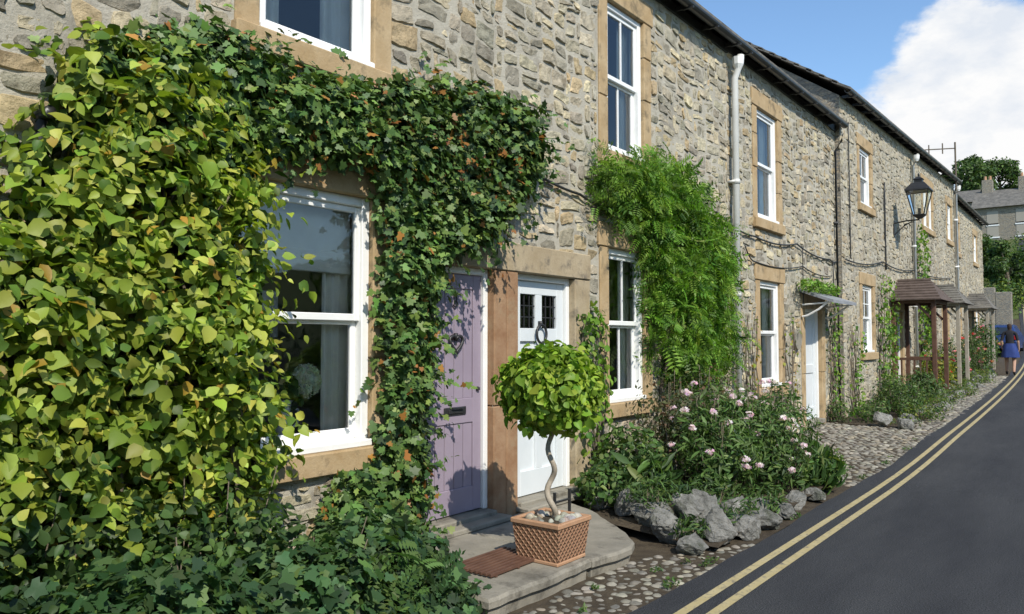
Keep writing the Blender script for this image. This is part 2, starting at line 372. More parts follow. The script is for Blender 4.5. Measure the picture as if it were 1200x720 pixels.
def blob(blobs,n,seed=1,shell=.45,rough=.35):
    bl=np.array(blobs,float); vol=(bl[:,3]*bl[:,4]*bl[:,5])**.67; i=RNG.choice(len(bl),size=n,p=vol/vol.sum())
    d=norm(RNG.normal(size=(n,3))); b=bl[i]
    r=1+rough*(fbm(d*2.2+b[:,:3]*3,seed)-.5)*2
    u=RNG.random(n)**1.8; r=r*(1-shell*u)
    P=b[:,:3]+d*b[:,3:6]*r[:,None]; N=norm(d/b[:,3:6]); N[:,2]+=.3
    return P,N,u
def shrub(name,blobs,n,size,palette,w,kind='small',mat=None,seed=1,parent=None,stems=True,tip=(0,0,-.2),nj=.6,shell=.45,rough=.35,tall=0):
    o=empty(name) if parent is None else parent
    P,N,u=blob(blobs,n,seed,shell,rough)
    P[:,2]=np.maximum(P[:,2],gz(P[:,1])+.01)
    c=pal(n,palette,w)*(1-.3*u[:,None])*(.75+.5*fbm(P*2.5,seed+3))[:,None]  # shrub colour darkened inward, shading painted into the leaves
    leaves('foliage',P,N,size*(1+.3*RNG.normal(size=n)).clip(.4,1.7),kind,c,mat or M_leaf,o,nj=nj,tipdir=tip,tj=.9)
    if stems:
        m=MB(); LP=[];LN=[]
        for b in blobs:
            g=G(b[1])
            for k in range(7+tall):
                a=random.random()*6.28; rr=random.random()*.8
                up=.5*random.random() if k<7 else random.uniform(.9,1.25)
                e=(b[0]+b[3]*rr*math.cos(a),b[1]+b[4]*rr*math.sin(a),b[2]+b[5]*up)
                s0=(b[0]+.2*b[3]*math.cos(a),b[1]+.2*b[4]*math.sin(a),g-.03)
                mid=tuple((s0[q]*.5+e[q]*.5)+(.04*(random.random()-.5)) for q in range(3))
                th=1 if k<7 else .5
                m.tube([s0,mid,e],[.010*th,.007*th,.003],5)
                if k>=7:
                    for t in np.linspace(0,1,12):
                        LP.append([mid[q]+(e[q]-mid[q])*t for q in range(3)]); LN.append([random.gauss(0,.5),random.gauss(0,.5),1])
        m.build('stems',M_bark,o,True)
        if LP: leaves('shoot_leaves',np.array(LP),np.array(LN),np.full(len(LP),size*.9),kind,pal(len(LP),palette,w),mat or M_leaf,o,tipdir=(0,0,.2),tj=1.2)
    return o

# ------------------------------------------------------------ houses
H=[('A',-4.0,5.17,0,5.58,5.60),('B',5.17,10.1,0,5.60,5.64),('C',10.1,15.4,0,5.64,5.68),('D',15.4,22.0,.10,6.32,6.55),('E',22.0,29.2,.10,6.55,6.82),('F',29.2,38.0,-.1,6.5,6.5)]
OP=[
 ('A',2.55,3.65,.87,2.60,'win'),('A',2.72,3.65,3.52,5.15,'win'),('A',4.13,5.00,.20,2.20,'door'),
 ('B',5.33,6.24,.20,2.20,'door'),('B',6.88,7.66,.95,2.57,'winbar'),('B',6.88,7.67,3.58,5.20,'winbar'),
 ('C',11.2,12.1,3.42,5.10,'win'),('C',11.25,12.12,.90,2.50,'win'),('C',13.35,14.3,.22,2.15,'door'),
 ('D',16.8,17.7,4.42,5.62,'winbar'),('D',16.8,17.7,1.35,2.75,'winbar4'),('D',19.75,20.6,.3,2.3,'door'),
 ('E',23.0,23.9,.35,2.35,'door'),('E',23.6,25.0,4.75,5.95,'mull'),('E',26.4,27.4,1.5,2.8,'winbar'),('E',27.6,28.4,4.8,5.95,'win'),
 ('F',30.6,31.5,4.7,5.8,'win'),('F',30.6,31.5,1.5,2.8,'win'),('F',33.0,33.9,.5,2.5,'door'),('F',35.2,36.1,4.7,5.8,'win'),('F',35.2,36.1,1.5,2.8,'win')]
def dress(o):
    h,y0,y1,z0,z1,k=o
    jw=.17 if k!='door' else .20
    if h=='B' and k=='door': return (y0-.165,y1+.27,z0-.3,z1+.26)
    if h=='A' and k=='door': return (y0-.2,y1+.165,z0-.3,z1+.26)
    return (y0-jw,y1+jw,z0-(.17 if k!='door' else .3),z1+.26)
houses={}
cy_,cz_=.064,.050
Y0,Y1,Z1=-4.0,38.0,6.9
ny=int((Y1-Y0)/cy_); nz=int((Z1+.1)/cz_)
occ=np.zeros((ny,nz),bool)
hx=np.zeros(ny); hid=np.zeros(ny,int)
for k,(n,a,b,fx,e0,e1) in enumerate(H):
    i0=int(round((a-Y0)/cy_)); i1=int(round((b-Y0)/cy_)) if k<5 else ny
    for i in range(i0,min(i1,ny)):
        hx[i]=fx; hid[i]=k; e=e0+(e1-e0)*(i-i0)/max(1,i1-i0)
        occ[i,int((e-.02+.1)/cz_):]=True
for o in OP:
    a,b,c,d=dress(o)
    occ[int((a-Y0)/cy_+.4):int((b-Y0)/cy_+.6),max(0,int((c+.1)/cz_+.4)):int((d+.1)/cz_+.6)]=True
rects=[]
rnd=random.Random(5)
for j in range(nz):
    i=0
    while i<ny:
        if occ[i,j]: i+=1; continue
        h=rnd.choices([1,2,3,4],[1.4,4.5,4.5,1.8])[0]; w=rnd.choices([2,3,4,5,6,7],[3,5,5,3.5,2.2,1.2])[0]
        if h==1: w=min(w,4)
        ww=0
        while ww<w and i+ww<ny and not occ[i+ww,j] and hid[i+ww]==hid[i]: ww+=1
        hh=1
        while hh<h and j+hh<nz and not occ[i:i+ww,j+hh].any(): hh+=1
        if hh==1 and ww==1 and rnd.random()<.6: occ[i,j]=True; i+=1; continue
        occ[i:i+ww,j:j+hh]=True; rects.append((i,j,ww,hh)); i+=ww
R_=np.array(rects)
U=np.array([-1,-.86,-.4,0,.4,.86,1]); Vv_=np.array([-1,-.78,-.3,.3,.78,1])
uu,vv=np.meshgrid(U,Vv_,indexing='ij'); uu=uu.ravel(); vv=vv.ravel()
def stones_for(k,par):
    fx=H[k][3]
    sel=R_[hid[np.clip(R_[:,0],0,ny-1)]==k]; n=len(sel)
    a=sel[:,2]*cy_/2; b=sel[:,3]*cz_/2
    yc=Y0+sel[:,0]*cy_+a; zc=-.1+sel[:,1]*cz_+b
    mort=.004+.010*RNG.random((n,1))
    R=lambda s: s*RNG.normal(size=(n,1)).clip(-2,2)
    def bil(c): return .25*(c[0]*(1-uu)*(1-vv)+c[1]*(1+uu)*(1-vv)+c[2]*(1-uu)*(1+vv)+c[3]*(1+uu)*(1+vv))
    oy=bil([R(.013) for _ in range(4)]); oz=bil([R(.010) for _ in range(4)])
    cor=(np.abs(uu[None,:])**4)*(np.abs(vv[None,:])**4)
    cr=.006+.028*RNG.random((n,1))
    y=yc[:,None]+(a[:,None]-mort)*uu[None,:]-np.sign(uu)[None,:]*cor*cr+oy
    z=zc[:,None]+(b[:,None]-mort)*vv[None,:]-np.sign(vv)[None,:]*cor*cr*.7+oz
    ring=np.maximum(np.abs(uu),np.abs(vv))[None,:]
    face=(ring<.99).astype(float)
    dep=.001+.018*RNG.random((n,1))**1.3
    tilt=R(.005)*uu[None,:]+R(.004)*vv[None,:]
    x=fx-.012+face*(.014+dep+tilt-.003*(ring>.8))
    y=y+.012*np.sin(z*9+1); z=z+.030*np.sin(y*1.9)+.018*np.sin(y*4.7+z*1.5)+.010*np.sin(y*11+z*3)
    P=np.stack([x,y,z],2)
    nf=fbm(P.reshape(-1,3)*np.array([1,13,19]),3).reshape(n,-1)
    P[:,:,0]+=(nf-.5)*.026*face
    P[:,:,1]+=RNG.normal(size=y.shape)*.004; P[:,:,2]+=RNG.normal(size=y.shape)*.0035
    kk=42; f=[]
    for i in range(6):
        for j in range(5): f.append((i*6+j,(i+1)*6+j,(i+1)*6+j+1,i*6+j+1))
    loops=np.array(f).ravel(); LL=(loops[None,:]+(np.arange(n)*kk)[:,None]).ravel(); SS=np.full(n*len(f),4)
    pa=[(.40,.365,.29),(.49,.445,.345),(.46,.37,.235),(.28,.26,.215),(.55,.49,.355),(.35,.33,.275)]
    col=pal(n,pa,[5,4.5,2.8,1.6,2.8,3.2],.10,.012)
    if k>=3: col=col*.5+np.array([.37,.345,.29])*.5
    pn=fbm(np.c_[yc*.6,zc*.8,zc*0],33)[:,None]; col=col*(.82+.36*pn)
    return mesh_obj('wall_stones',P.reshape(-1,3),(LL,SS),M_stone,par,smooth=False,col=np.repeat(col,kk,axis=0))

def wall_with_holes(name,x,y0,y1,z0,z1a,z1b,holes,mat,par):
    ys_=sorted(set([y0,y1]+[h[0] for h in holes]+[h[1] for h in holes])); zs=sorted(set([z0]+[h[2] for h in holes]+[h[3] for h in holes]+[min(z1a,z1b)]))
    m=MB()
    for a,b in zip(ys_[:-1],ys_[1:]):
        for c,d in zip(zs[:-1],zs[1:]):
            my,mz=(a+b)/2,(c+d)/2
            if any(h[0]<my<h[1] and h[2]<mz<h[3] for h in holes): continue
            m.raw([(x,a,c),(x,b,c),(x,b,d),(x,a,d)],[(0,1,2,3)])
    zt=min(z1a,z1b)
    m.raw([(x,y0,zt),(x,y1,zt),(x,y1,z1b+.001),(x,y0,z1a+.001)],[(0,1,2,3)])
    return m.build(name,mat,par)

def surround(par,fx,y0,y1,z0,z1,door=False,jl=.17,jr=.17,mats=(None,None)):
    pr=fx+.022; bk=fx-.24; c=.009
    m=MB()
    m.box(bk,pr+.010,y0-jl-(.04 if not door else 0),y1+jr+(.04 if not door else 0),z1,z1+.25,c)
    if not door: m.box(bk,pr+.045,y0-jl-.02,y1+jr+.02,z0-.15,z0,c)
    m.build('lintel_and_sill',M_sandg if door else M_sand,par)
    for s,(a,b) in enumerate(((y0-jl,y0),(y1,y1+jr))):
        m=MB(); z=z0; 
        if door: z=z0-.3
        segs=rnd.choice([[.45,.3,.25],[.35,.65],[.5,.5],[.3,.3,.4]]) if not door else [.5,.5]
        tot=z1-z
        for q in segs:
            m.box(bk,pr+rnd.uniform(-.006,.006),a,b,z+.003,z+q*tot-.003,c); z+=q*tot
        m.build('jamb',mats[s] or M_sand,par)
def room(par,fx,y0,y1,z0,z1,dep=1.6):
    x1=fx-.25; x0=x1-dep; a,b,c,d=y0-.5,y1+.5,z0-.5,z1+.2
    m=MB(); m.raw([(x1,a,c),(x1,b,c),(x1,b,d),(x1,a,d),(x0,a,c),(x0,b,c),(x0,b,d),(x0,a,d)],[(4,5,6,7),(0,1,5,4),(3,7,6,2),(0,4,7,3),(1,2,6,5)])
    m.raw([(x1,a,c),(x1,b,c),(x1,b,d),(x1,a,d),(x1,y0,z0),(x1,y1,z0),(x1,y1,z1),(x1,y0,z1)],[(0,1,5,4),(1,2,6,5),(2,3,7,6),(3,0,4,7)])
    m.build('room_interior',M_room,par)
def curtain(par,x,ya,yb,z0,z1,mat=None):
    n=30; v=[];f=[]
    for i in range(n):
        t=i/(n-1); y=ya+(yb-ya)*t; xx=x+.016*math.sin(t*n*.9)+.008*math.sin(t*17+1)
        v+=[(xx,y,z0),(xx+.004,y,z1)]
    for i in range(n-1): f.append((2*i,2*i+2,2*i+3,2*i+1))
    mesh_obj('curtain',v,f,mat or M_cream,par,smooth=True)
def window(par,fx,y0,y1,z0,z1,kind,mat=None,curt=True):
    mt=mat or M_white; xf=fx-.02; m=MB(); fw=.065
    m.box(xf-.12,xf,y0,y0+fw,z0+.05,z1,.006); m.box(xf-.12,xf,y1-fw,y1,z0+.05,z1,.006); m.box(xf-.118,xf-.002,y0+fw,y1-fw,z1-fw,z1,.006)
    m.box(xf-.12,xf+.05,y0,y1,z0,z0+.05,.008)
    zm=(z0+z1)/2; sw=.045; gl=MB()
    for (a,b,xo) in ((zm,z1-fw,-.025),(z0+.05,zm+.02,-.065)):
        x1=xf+xo; x0=x1-.035; ya,yb=y0+fw,y1-fw
        m.box(x0,x1,ya,ya+sw,a,b,.005); m.box(x0,x1,yb-sw,yb,a,b,.005)
        m.box(x0+.001,x1-.001,ya+sw,yb-sw,a,a+(.05 if xo>-.05 else .075),.005); m.box(x0+.001,x1-.001,ya+sw,yb-sw,b-.045,b,.005)
        if 'bar' in kind: m.box(x0+.006,x1-.006,(ya+yb)/2-.012,(ya+yb)/2+.012,a+.05,b-.045)
        if kind=='winbar4': m.box(x0+.008,x1-.008,ya+sw,yb-sw,(a+b)/2-.01,(a+b)/2+.01)
        xg=(x0+x1)/2; gl.raw([(xg,ya+sw,a+.04),(xg,yb-sw,a+.04),(xg,yb-sw,b-.04),(xg,ya+sw,b-.04)],[(0,1,2,3)])
    m.build('sash_frame',mt,par); gl.build('glass',M_glass,par)
    if curt:
        w=(y1-y0)
        curtain(par,fx-.18,y0+.0,y0+.28*w,z0,z1); curtain(par,fx-.18,y1-.36*w,y1,z0,z1)
def door_frame(par,fx,y0,y1,z0,z1,mt,xr=-.1):
    m=MB(); x=fx+xr; fw=.055
    m.box(x-.08,x+.05,y0,y0+fw,z0,z1,.006); m.box(x-.08,x+.05,y1-fw,y1,z0,z1,.006); m.box(x-.08,x+.048,y0+fw,y1-fw,z1-fw,z1,.006)
    m.build('door_frame',mt,par)
    MB().box(x-.1,fx+.06,y0+.001,y1-.001,z0-.08,z0,.01).build('threshold',M_slab,par)
    return x,y0+fw+.003,y1-fw-.003,z0+.008,z1-fw-.003
def plank_door(par,fx,y0,y1,z0,z1,mt):
    x,a,b,c,d=door_frame(par,fx,y0,y1,z0,z1,M_white)
    MB().box(x-.05,x,a,b,c,d).build('door_core',M_groove,par)
    m=MB(); st=.10
    m.box(x+.001,x+.022,a,a+st,c,d,.004); m.box(x+.001,x+.022,b-st,b,c,d,.004)
    for (p,q) in ((c,c+.2),(c+.72,c+.92),(d-.12,d)): m.box(x+.001,x+.021,a+st,b-st,p,q,.004)
    n=5; w=(b-a-2*st)/n
    for i in range(n):
        for (p,q) in ((c+.2,c+.72),(c+.92,d-.12)): m.box(x+.001,x+.011,a+st+i*w+.003,a+st+(i+1)*w-.003,p,q,.003)
    m.build('door_leaf',mt,par); return x,a,b,c,d
for k,(n,a,b,fx,e0,e1) in enumerate(H):
    par=empty('terraced_stone_house'); houses[n]=par
    stones_for(k,par)
    ops=[o for o in OP if o[0]==n]
    holes=[(o[1],o[2],o[3]-(.15 if o[5]!='door' else 0),o[4]) for o in ops]
    wall_with_holes('front_wall',fx,a,b,-.3,e0,e1,holes,M_mortar,par)
    X0=-6.0; xr=-3.0; rz=2.2
    for y,e,s in ((a+.001,e0,0),(b-.001,e1,1)):
        mesh_obj('gable_wall',[(fx,y,-.3),(X0,y,-.3),(X0,y,e),(xr,y,e+rz),(fx,y,e)],[(0,1,2,3,4)],M_rub,par)
    mesh_obj('back_wall',[(X0,a,-.3),(X0,b,-.3),(X0,b,e1),(X0,a,e0)],[(0,1,2,3)],M_rub,par)
    m=MB(); ov=.24; rows=14
    ya,yb=a,b
    if n=='D': ya=a-.12
    if n=='C': yb=b+.02
    if n=='F': yb=b+.15
    for side in (0,1):
        for r in range(rows):
            t0=r/rows; t1=(r+1)/rows+.03
            def pt(t,y,e,off):
                if side==0: return (fx+ov+(xr-fx-ov)*t, y, e+(rz+.1)*t+.06+off)
                return (X0-ov+(xr-X0+ov)*t, y, e+(rz+.1)*t+.06+off)
            q=[pt(t0,ya,e0,.03),pt(t0,yb,e1,.03),pt(t1,yb,e1,.0),pt(t1,ya,e0,.0)]
            q2=[(p[0],p[1],p[2]-.05) for p in q]
            f=[(0,1,2,3),(7,6,5,4),(0,4,5,1),(1,5,6,2),(3,7,4,0),(2,6,7,3)]
            m.raw(q+q2,f)
    m.build('roof',M_slate,par)
    MB().tube([(xr,ya,e0+rz+.2),(xr,yb,e1+rz+.2)],.1,8).build('ridge',M_slate,par)
    m=MB(); kk=9; v=[];f=[]
    for y,e in ((ya,e0),(yb,e1)):
        for j in range(kk):
            an=math.pi+math.pi*j/(kk-1); v.append((fx+.19+.062*math.cos(an),y,e+.045+.062*math.sin(an)))
        for j in range(kk):
            an=2*math.pi-math.pi*j/(kk-1); v.append((fx+.19+.054*math.cos(an),y,e+.045+.054*math.sin(an)))
    for j in range(2*kk): f.append((j,(j+1)%(2*kk),2*kk+(j+1)%(2*kk),2*kk+j))
    m.raw(v,f+[tuple(range(2*kk)),tuple(range(2*kk,4*kk))[::-1]])
    y=ya+.3
    while y<yb:
        e=e0+(e1-e0)*(y-a)/(b-a)
        m.box(fx,fx+.13,y,y+.025,e-.02,e+.03); m.box(fx+.12,fx+.26,y,y+.025,e-.03,e-.008); y+=.75
    m.build('gutter',M_gutter,par)
    if abs(e1-e0)<.1: MB().box(fx+.001,fx+.03,ya,yb,min(e0,e1)-.02,max(e0,e1)+.06).build('fascia',M_gutter,par)
    if n=='A':
        ym=b-.5
        m=MB(); m.box(xr-.5,xr+.5,ym-.3,ym+.3,e1+rz-.3,e1+rz+1.3,.02); m.box(xr-.55,xr+.55,ym-.35,ym+.35,e1+rz+1.3,e1+rz+1.4,.02); m.build('chimney',M_rub,par)
        m=MB(); [m.lathe(xr+d,ym,[(.13,e1+rz+1.4),(.11,e1+rz+1.75),(.13,e1+rz+1.8)],12) for d in (-.28,.28)]; m.build('chimney_pots',M_terrap,par)
    for o in ops:
        _,y0,y1,z0,z1,kd=o
        room(par,fx,y0,y1,z0,z1)
        if kd=='door':
            if n=='A': surround(par,fx,y0,y1,z0,z1,True,.19,.168,(M_sandg,M_redst))
            elif n=='B': surround(par,fx,y0,y1,z0,z1,True,.158,.27,(M_redst,M_sandg))
            else: surround(par,fx,y0,y1,z0,z1,True,.18,.18)
        else: surround(par,fx,y0,y1,z0,z1)
        if kd.startswith('win'): window(par,fx,y0,y1,z0,z1,kd,curt=not(n=='A' and z0<2))
        elif kd=='mull':
            h=(y1-y0)/2
            MB().box(fx-.2,fx+.03,y0+h-.06,y0+h+.06,z0,z1,.01).build('mullion',M_sand,par)
            window(par,fx,y0,y0+h-.06,z0,z1,'win'); window(par,fx,y0+h+.06,y1,z0,z1,'win')
        elif kd=='door':
            if n=='A':
                x,ya_,yb_,c,d=plank_door(par,fx,y0,y1,z0,z1,M_purple)
                ym_=(ya_+yb_)/2+.05
                hp=[]
                for i in range(28):
                    t=2*math.pi*i/28; hp.append((x+.04,ym_+.0048*16*math.sin(t)**3,1.58+.0048*(13*math.cos(t)-5*math.cos(2*t)-2*math.cos(3*t)-math.cos(4*t))))
                MB().tube(hp,.014,6,closed=True).box(x+.02,x+.045,ym_-.012,ym_+.012,1.60,1.66).build('heart_knocker',M_black,par,True)
                t3=[]
                for i in range(9):
                    an=math.radians(150-240*i/8); t3.append((x+.026,ym_+.020*math.cos(an),1.94+.020*math.sin(an)))
                for i in range(1,10):
                    an=math.radians(90-250*i/9); t3.append((x+.026,ym_+.024*math.cos(an),1.897+.023*math.sin(an)))
                MB().tube(t3,.007,5).build('house_number',M_black,par)
                m=MB().box(x+.022,x+.034,ym_-.13,ym_+.13,1.00,1.065,.004).box(x+.034,x+.044,ym_-.09,ym_+.09,1.015,1.05,.003)
                m.tube([(x+.03,ym_-.06,1.055),(x+.06,ym_-.06,1.06),(x+.065,ym_+.06,1.06),(x+.03,ym_+.06,1.055)],.007,6)
                m.lathe(x+.03,yb_-.05,[(.0,1.18),(.02,1.19),(.02,1.21),(0,1.22)],8); m.build('letter_plate',M_black,par)
            elif n=='B':
                x,ya_,yb_,c,d=door_frame(par,fx,y0,y1,z0,z1,M_white)
                m=MB(); st=.11; zt=d-.12; zb=d-.43; ymid=(ya_+yb_)/2
                m.box(x-.03,x+.015,ya_,ya_+st,c,d,.004).box(x-.03,x+.015,yb_-st,yb_,c,d,.004)
                for p,q in ((c,c+.22),(c+.72,c+.92),(zb-.12,zb),(zt,d)): m.box(x-.03,x+.014,ya_+st,yb_-st,p,q,.004)
                m.box(x-.03,x+.013,ymid-.05,ymid+.05,c+.22,zt,.004)
                m.box(x-.03,x-.012,ya_+st,yb_-st,c+.2,zb-.1)
                m.build('door_leaf',M_whiteg,par)
                g=MB(); l=MB()
                for p,q in ((ya_+st,ymid-.05),(ymid+.05,yb_-st)):
                    g.raw([(x-.01,p,zb),(x-.01,q,zb),(x-.01,q,zt),(x-.01,p,zt)],[(0,1,2,3)])
                    for i in range(1,3): l.box(x-.009,x-.001,p+(q-p)*i/3-.005,p+(q-p)*i/3+.005,zb,zt); l.box(x-.008,x-.002,p,q,zb+(zt-zb)*i/3-.005,zb+(zt-zb)*i/3+.005)
                g.build('door_glass',M_glass,par); l.build('door_leading',M_black,par)
                MB().tube([(x+.045,ymid+.075*math.cos(t*6.283/24),1.66+.085*math.sin(t*6.283/24)) for t in range(24)],.013,7,closed=True).box(x+.01,x+.05,ymid-.015,ymid+.015,1.73,1.78).lathe(x+.03,yb_-.055,[(0,1.1),(.025,1.11),(.025,1.14),(0,1.15)],10).build('ring_knocker',M_black,par,True)
            else:
                x,ya_,yb_,c,d=door_frame(par,fx,y0,y1,z0,z1,M_white)
                m=MB(); 
                m.box(x-.03,x+.01,ya_,ya_+.11,c,d,.004).box(x-.03,x+.01,yb_-.11,yb_,c,d,.004)
                for p,q in ((c,c+.2),(c+.8,c+.95),(d-.12,d)): m.box(x-.03,x+.009,ya_+.11,yb_-.11,p,q,.004)
                m.box(x-.03,x-.01,ya_+.1,yb_-.1,c+.1,d-.1); m.build('door_leaf',M_whiteg if n!='D' else M_brownwood,par)

A=houses['A']
m=MB()
m.box(-.155,-.147,2.62,3.58,2.2,2.55,.002)
for i in range(4): m.box(-.165-.006*(i%2),-.140+.003*i,2.62,3.58,2.17-.035*i,2.215-.035*i,.006)
m.build('roman_blind',M_cream,A)
curtain(A,-.185,3.36,3.64,.93,2.5); curtain(A,-.185,2.56,2.72,.93,2.5)
MB().box(-.42,-.135,2.5,3.7,.86,.925,.005).build('window_board',M_white,A)
MB().box(-.17,-.16,2.78,3.0,1.62,1.92,.004).build('picture_card',mk('picture_print',(.15,.16,.17),(.55,.54,.52),9),A)
MB().lathe(-.2,3.08,[(.03,.925),(.05,.95),(.058,1.03),(.04,1.12),(.05,1.19),(.065,1.21)],16).tube([(-.2,3.13,1.15),(-.2,3.19,1.14),(-.2,3.19,1.05),(-.2,3.12,1.0)],.01,6).build('jug',M_white,A,True)
d=norm(RNG.normal(size=(380,3))); P=np.array([-.19,3.25,1.33])+d*np.array([.06,.10,.10])
leaves('hydrangea_bloom',P,d,np.full(380,.026),'petal5',pal(380,[(.85,.85,.8)],[1],.05),M_petal,A,nj=.3)
P,N,u=blob([(-.2,3.10,1.30,.05,.16,.12)],90,3); leaves('jug_leaves',P,N,np.full(90,.08),'ovate',pal(90,[(.08,.14,.04)],[1]),M_leaf,A)

# ------------------------------------------------------------ downpipes, cables
def pipe(name,y,x,zt,zb,mat,r=.038,hop=True,fx=0):
    m=MB(); m.tube([(fx+.19,y,zt+.03),(fx+.17,y,zt-.1),(fx+x,y,zt-.28),(fx+x,y,zb)],r,12)
    for z in np.arange(zb+.5,zt-.4,1.55): m.tube([(fx+x,y,z),(fx+x,y,z+.06)],r+.010,10); m.box(fx,fx+x,y-.07,y+.07,z+.015,z+.045)
    o=m.build(name,mat,None,True)
    if hop: MB().lathe(fx+.15,y,[(.045,zt-.16),(.075,zt-.1),(.085,zt+.0)],10).build('hopper',M_white,o)
    return o
pipe('downpipe',10.15,.10,5.5,.15,M_pipe,.046)
pipe('downpipe',15.25,.05,5.5,.2,M_gutter,.02,False)
pipe('downpipe',29.0,.07,6.7,.4,M_white,.05,fx=.1)
pipe('downpipe',22.0,.07,6.4,.4,M_pipe,fx=.1)
MB().tube([(.06,1.49,2.66),(.06,1.49,.1)],.028,8).tube([(.06,1.49,2.6),(.06,1.49,2.68),(.12,1.52,2.70)],.034,8).build('downpipe',M_gutter,None,True)
def cable(name,pts,r=.008,sag=.03):
    out=[]
    for p,q in zip(pts[:-1],pts[1:]):
        for i in range(8):
            t=i/8; out.append((p[0]+(q[0]-p[0])*t,p[1]+(q[1]-p[1])*t,p[2]+(q[2]-p[2])*t-sag*4*t*(1-t)))
    out.append(pts[-1]); MB().tube(out,r,6).build(name,M_black,None,True)
cable('cable',[(.04,5.2,3.2),(.04,6.3,3.03),(.04,7.3,2.93),(.04,8.3,2.98)],.013,.04)
cable('cable',[(.04,9.6,3.3),(.04,11.0,3.12),(.04,12.9,3.2),(.04,14.8,3.1),(.04,15.35,3.15)],.013,.06)
cable('cable',[(.04,10.6,2.95),(.04,11.0,2.75),(.04,13.2,2.85),(.04,14.9,2.8)],.010,.06)
cable('cable',[(.04,13.2,3.16),(.04,13.2,2.2)],.009,0); cable('cable',[(.04,15.0,3.1),(.05,15.0,.9)],.012,0)
cable('cable',[(.15,15.45,3.15),(.15,18.5,3.35),(.15,21.8,3.4),(.15,28,3.6)],.014,.08)
cable('cable',[(.13,15.9,5.9),(.13,15.9,3.2)],.012,0)
cable('cable',[(.13,18.9,5.2),(.13,18.9,3.2)],.02,0)

Cn=houses['C']
m=MB(); m.raw([(.0,13.1,2.46),(.0,14.55,2.46),(.55,14.55,2.27),(.55,13.1,2.27),(.0,13.1,2.42),(.0,14.55,2.42),(.55,14.55,2.22),(.55,13.1,2.22)],[(0,3,2,1),(4,5,6,7),(0,1,5,4),(3,7,6,2),(0,4,7,3),(1,2,6,5)])
m.build('door_canopy',mk('lead',(.22,.23,.25),(.3,.31,.33),4,.5,.2,20),Cn)
m=MB()
for y in (13.16,14.48): m.tube([(.03,y,2.0),(.12,y,2.02),(.3,y,2.12),(.45,y,2.24)],.018,6); m.tube([(.03,y,2.2),(.5,y,2.23)],.015,6)
m.build('canopy_bracket',M_white,Cn)
m=MB(); m.tube([(.02,12.86,1.62),(.06,12.86,1.62)],.17,20); m.build('wall_plaque',M_slab,Cn)

# ------------------------------------------------------------ doorstep, mat, planter
st=empty('doorstep')
def slab(poly,z0,z1,mat,par,name):
    n=len(poly); c=.018; P2=[]
    for i in range(n):
        a=poly[i]; b=poly[(i+1)%n]
        L_=math.hypot(b[0]-a[0],b[1]-a[1]); s=max(1,int(L_/.09))
        for k in range(s):
            t=k/s; P2.append((a[0]+(b[0]-a[0])*t+(random.uniform(-.009,.009) if k else 0),a[1]+(b[1]-a[1])*t+(random.uniform(-.009,.009) if k else 0)))
    poly=P2; n=len(poly); cxm=sum(p[0] for p in poly)/n; cym=sum(p[1] for p in poly)/n
    rings=[]
    for (z,s) in ((z0,2.2),(z1-.07,1.8),(z1-.055,0),(z1-c,0),(z1,1)):
        for p in poly:
            d=math.hypot(p[0]-cxm,p[1]-cym); k=1-c*s/d; rings.append((cxm+(p[0]-cxm)*k,cym+(p[1]-cym)*k,z))
    f=[]
    for r in range(4):
        for i in range(n): f.append((r*n+i,r*n+(i+1)%n,(r+1)*n+(i+1)%n,(r+1)*n+i))
    f.append(tuple(4*n+i for i in range(n)))
    mesh_obj(name,rings,f,mat,par)
slab([(0.04,3.55),(.62,3.5),(1.27,3.42),(1.30,4.0),(1.29,4.48),(.6,4.5),(.04,4.5)],-.05,.125,M_slab,st,'flag_1')
slab([(.04,4.515),(.6,4.515),(1.29,4.495),(1.34,4.75),(1.34,4.95),(1.28,5.1),(1.12,5.28),(.85,5.5),(.5,5.78),(.04,6.0)],-.05,.118,M_slab,st,'flag_2')
MB().box(-.02,.18,4.1,5.05,.12,.165,.01).box(-.02,.16,5.3,6.3,.12,.165,.01).build('inner_step',M_slab,st)
m=MB()
for i in range(9): m.box(.70+i*.04,.722+i*.04,3.72,4.28,.135,.155,.002)
for y in (3.76,3.99,4.22): m.box(.7,1.045,y,y+.02,.128,.14)
m.build('slatted_doormat',M_brownwood)
m=MB().box(.42,.44,5.28,5.3,.12,.34).box(.42,.44,5.5,5.52,.12,.34).box(.42,.44,5.3,5.5,.25,.265); m.build('boot_scraper',M_black)

px,py_=1.06,4.34
tp=empty('potted_topiary_tree')
m=MB(); s0,s1,z0,z1=.165,.19,.125,.38
def frus(m,a,b,za,zb): m.raw([(px+i*a,py_+j*a,za) for i,j in ((-1,-1),(1,-1),(1,1),(-1,1))]+[(px+i*b,py_+j*b,zb) for i,j in ((-1,-1),(1,-1),(1,1),(-1,1))],[(0,1,5,4),(1,2,6,5),(2,3,7,6),(3,0,4,7),(3,2,1,0),(4,5,6,7)])
frus(m,s0,s1,z0+.025,z1); m.build('planter_body',M_terra,tp)
m=MB(); m.box(px-.17,px+.17,py_-.17,py_+.17,z0,z0+.025,.006); 
for a in (0,1):
    m.box(px-.2,px+.2,py_-.2+a*.365,py_-.165+a*.365,z1-.008,z1+.026,.006); m.box(px-.2+a*.365,px-.165+a*.365,py_-.165,py_+.165,z1-.008,z1+.026,.006)
m.build('planter_rim',M_terrap,tp)
MB().box(px-.165,px+.165,py_-.165,py_+.165,z1,z1+.012).build('planter_soil',M_soil,tp)
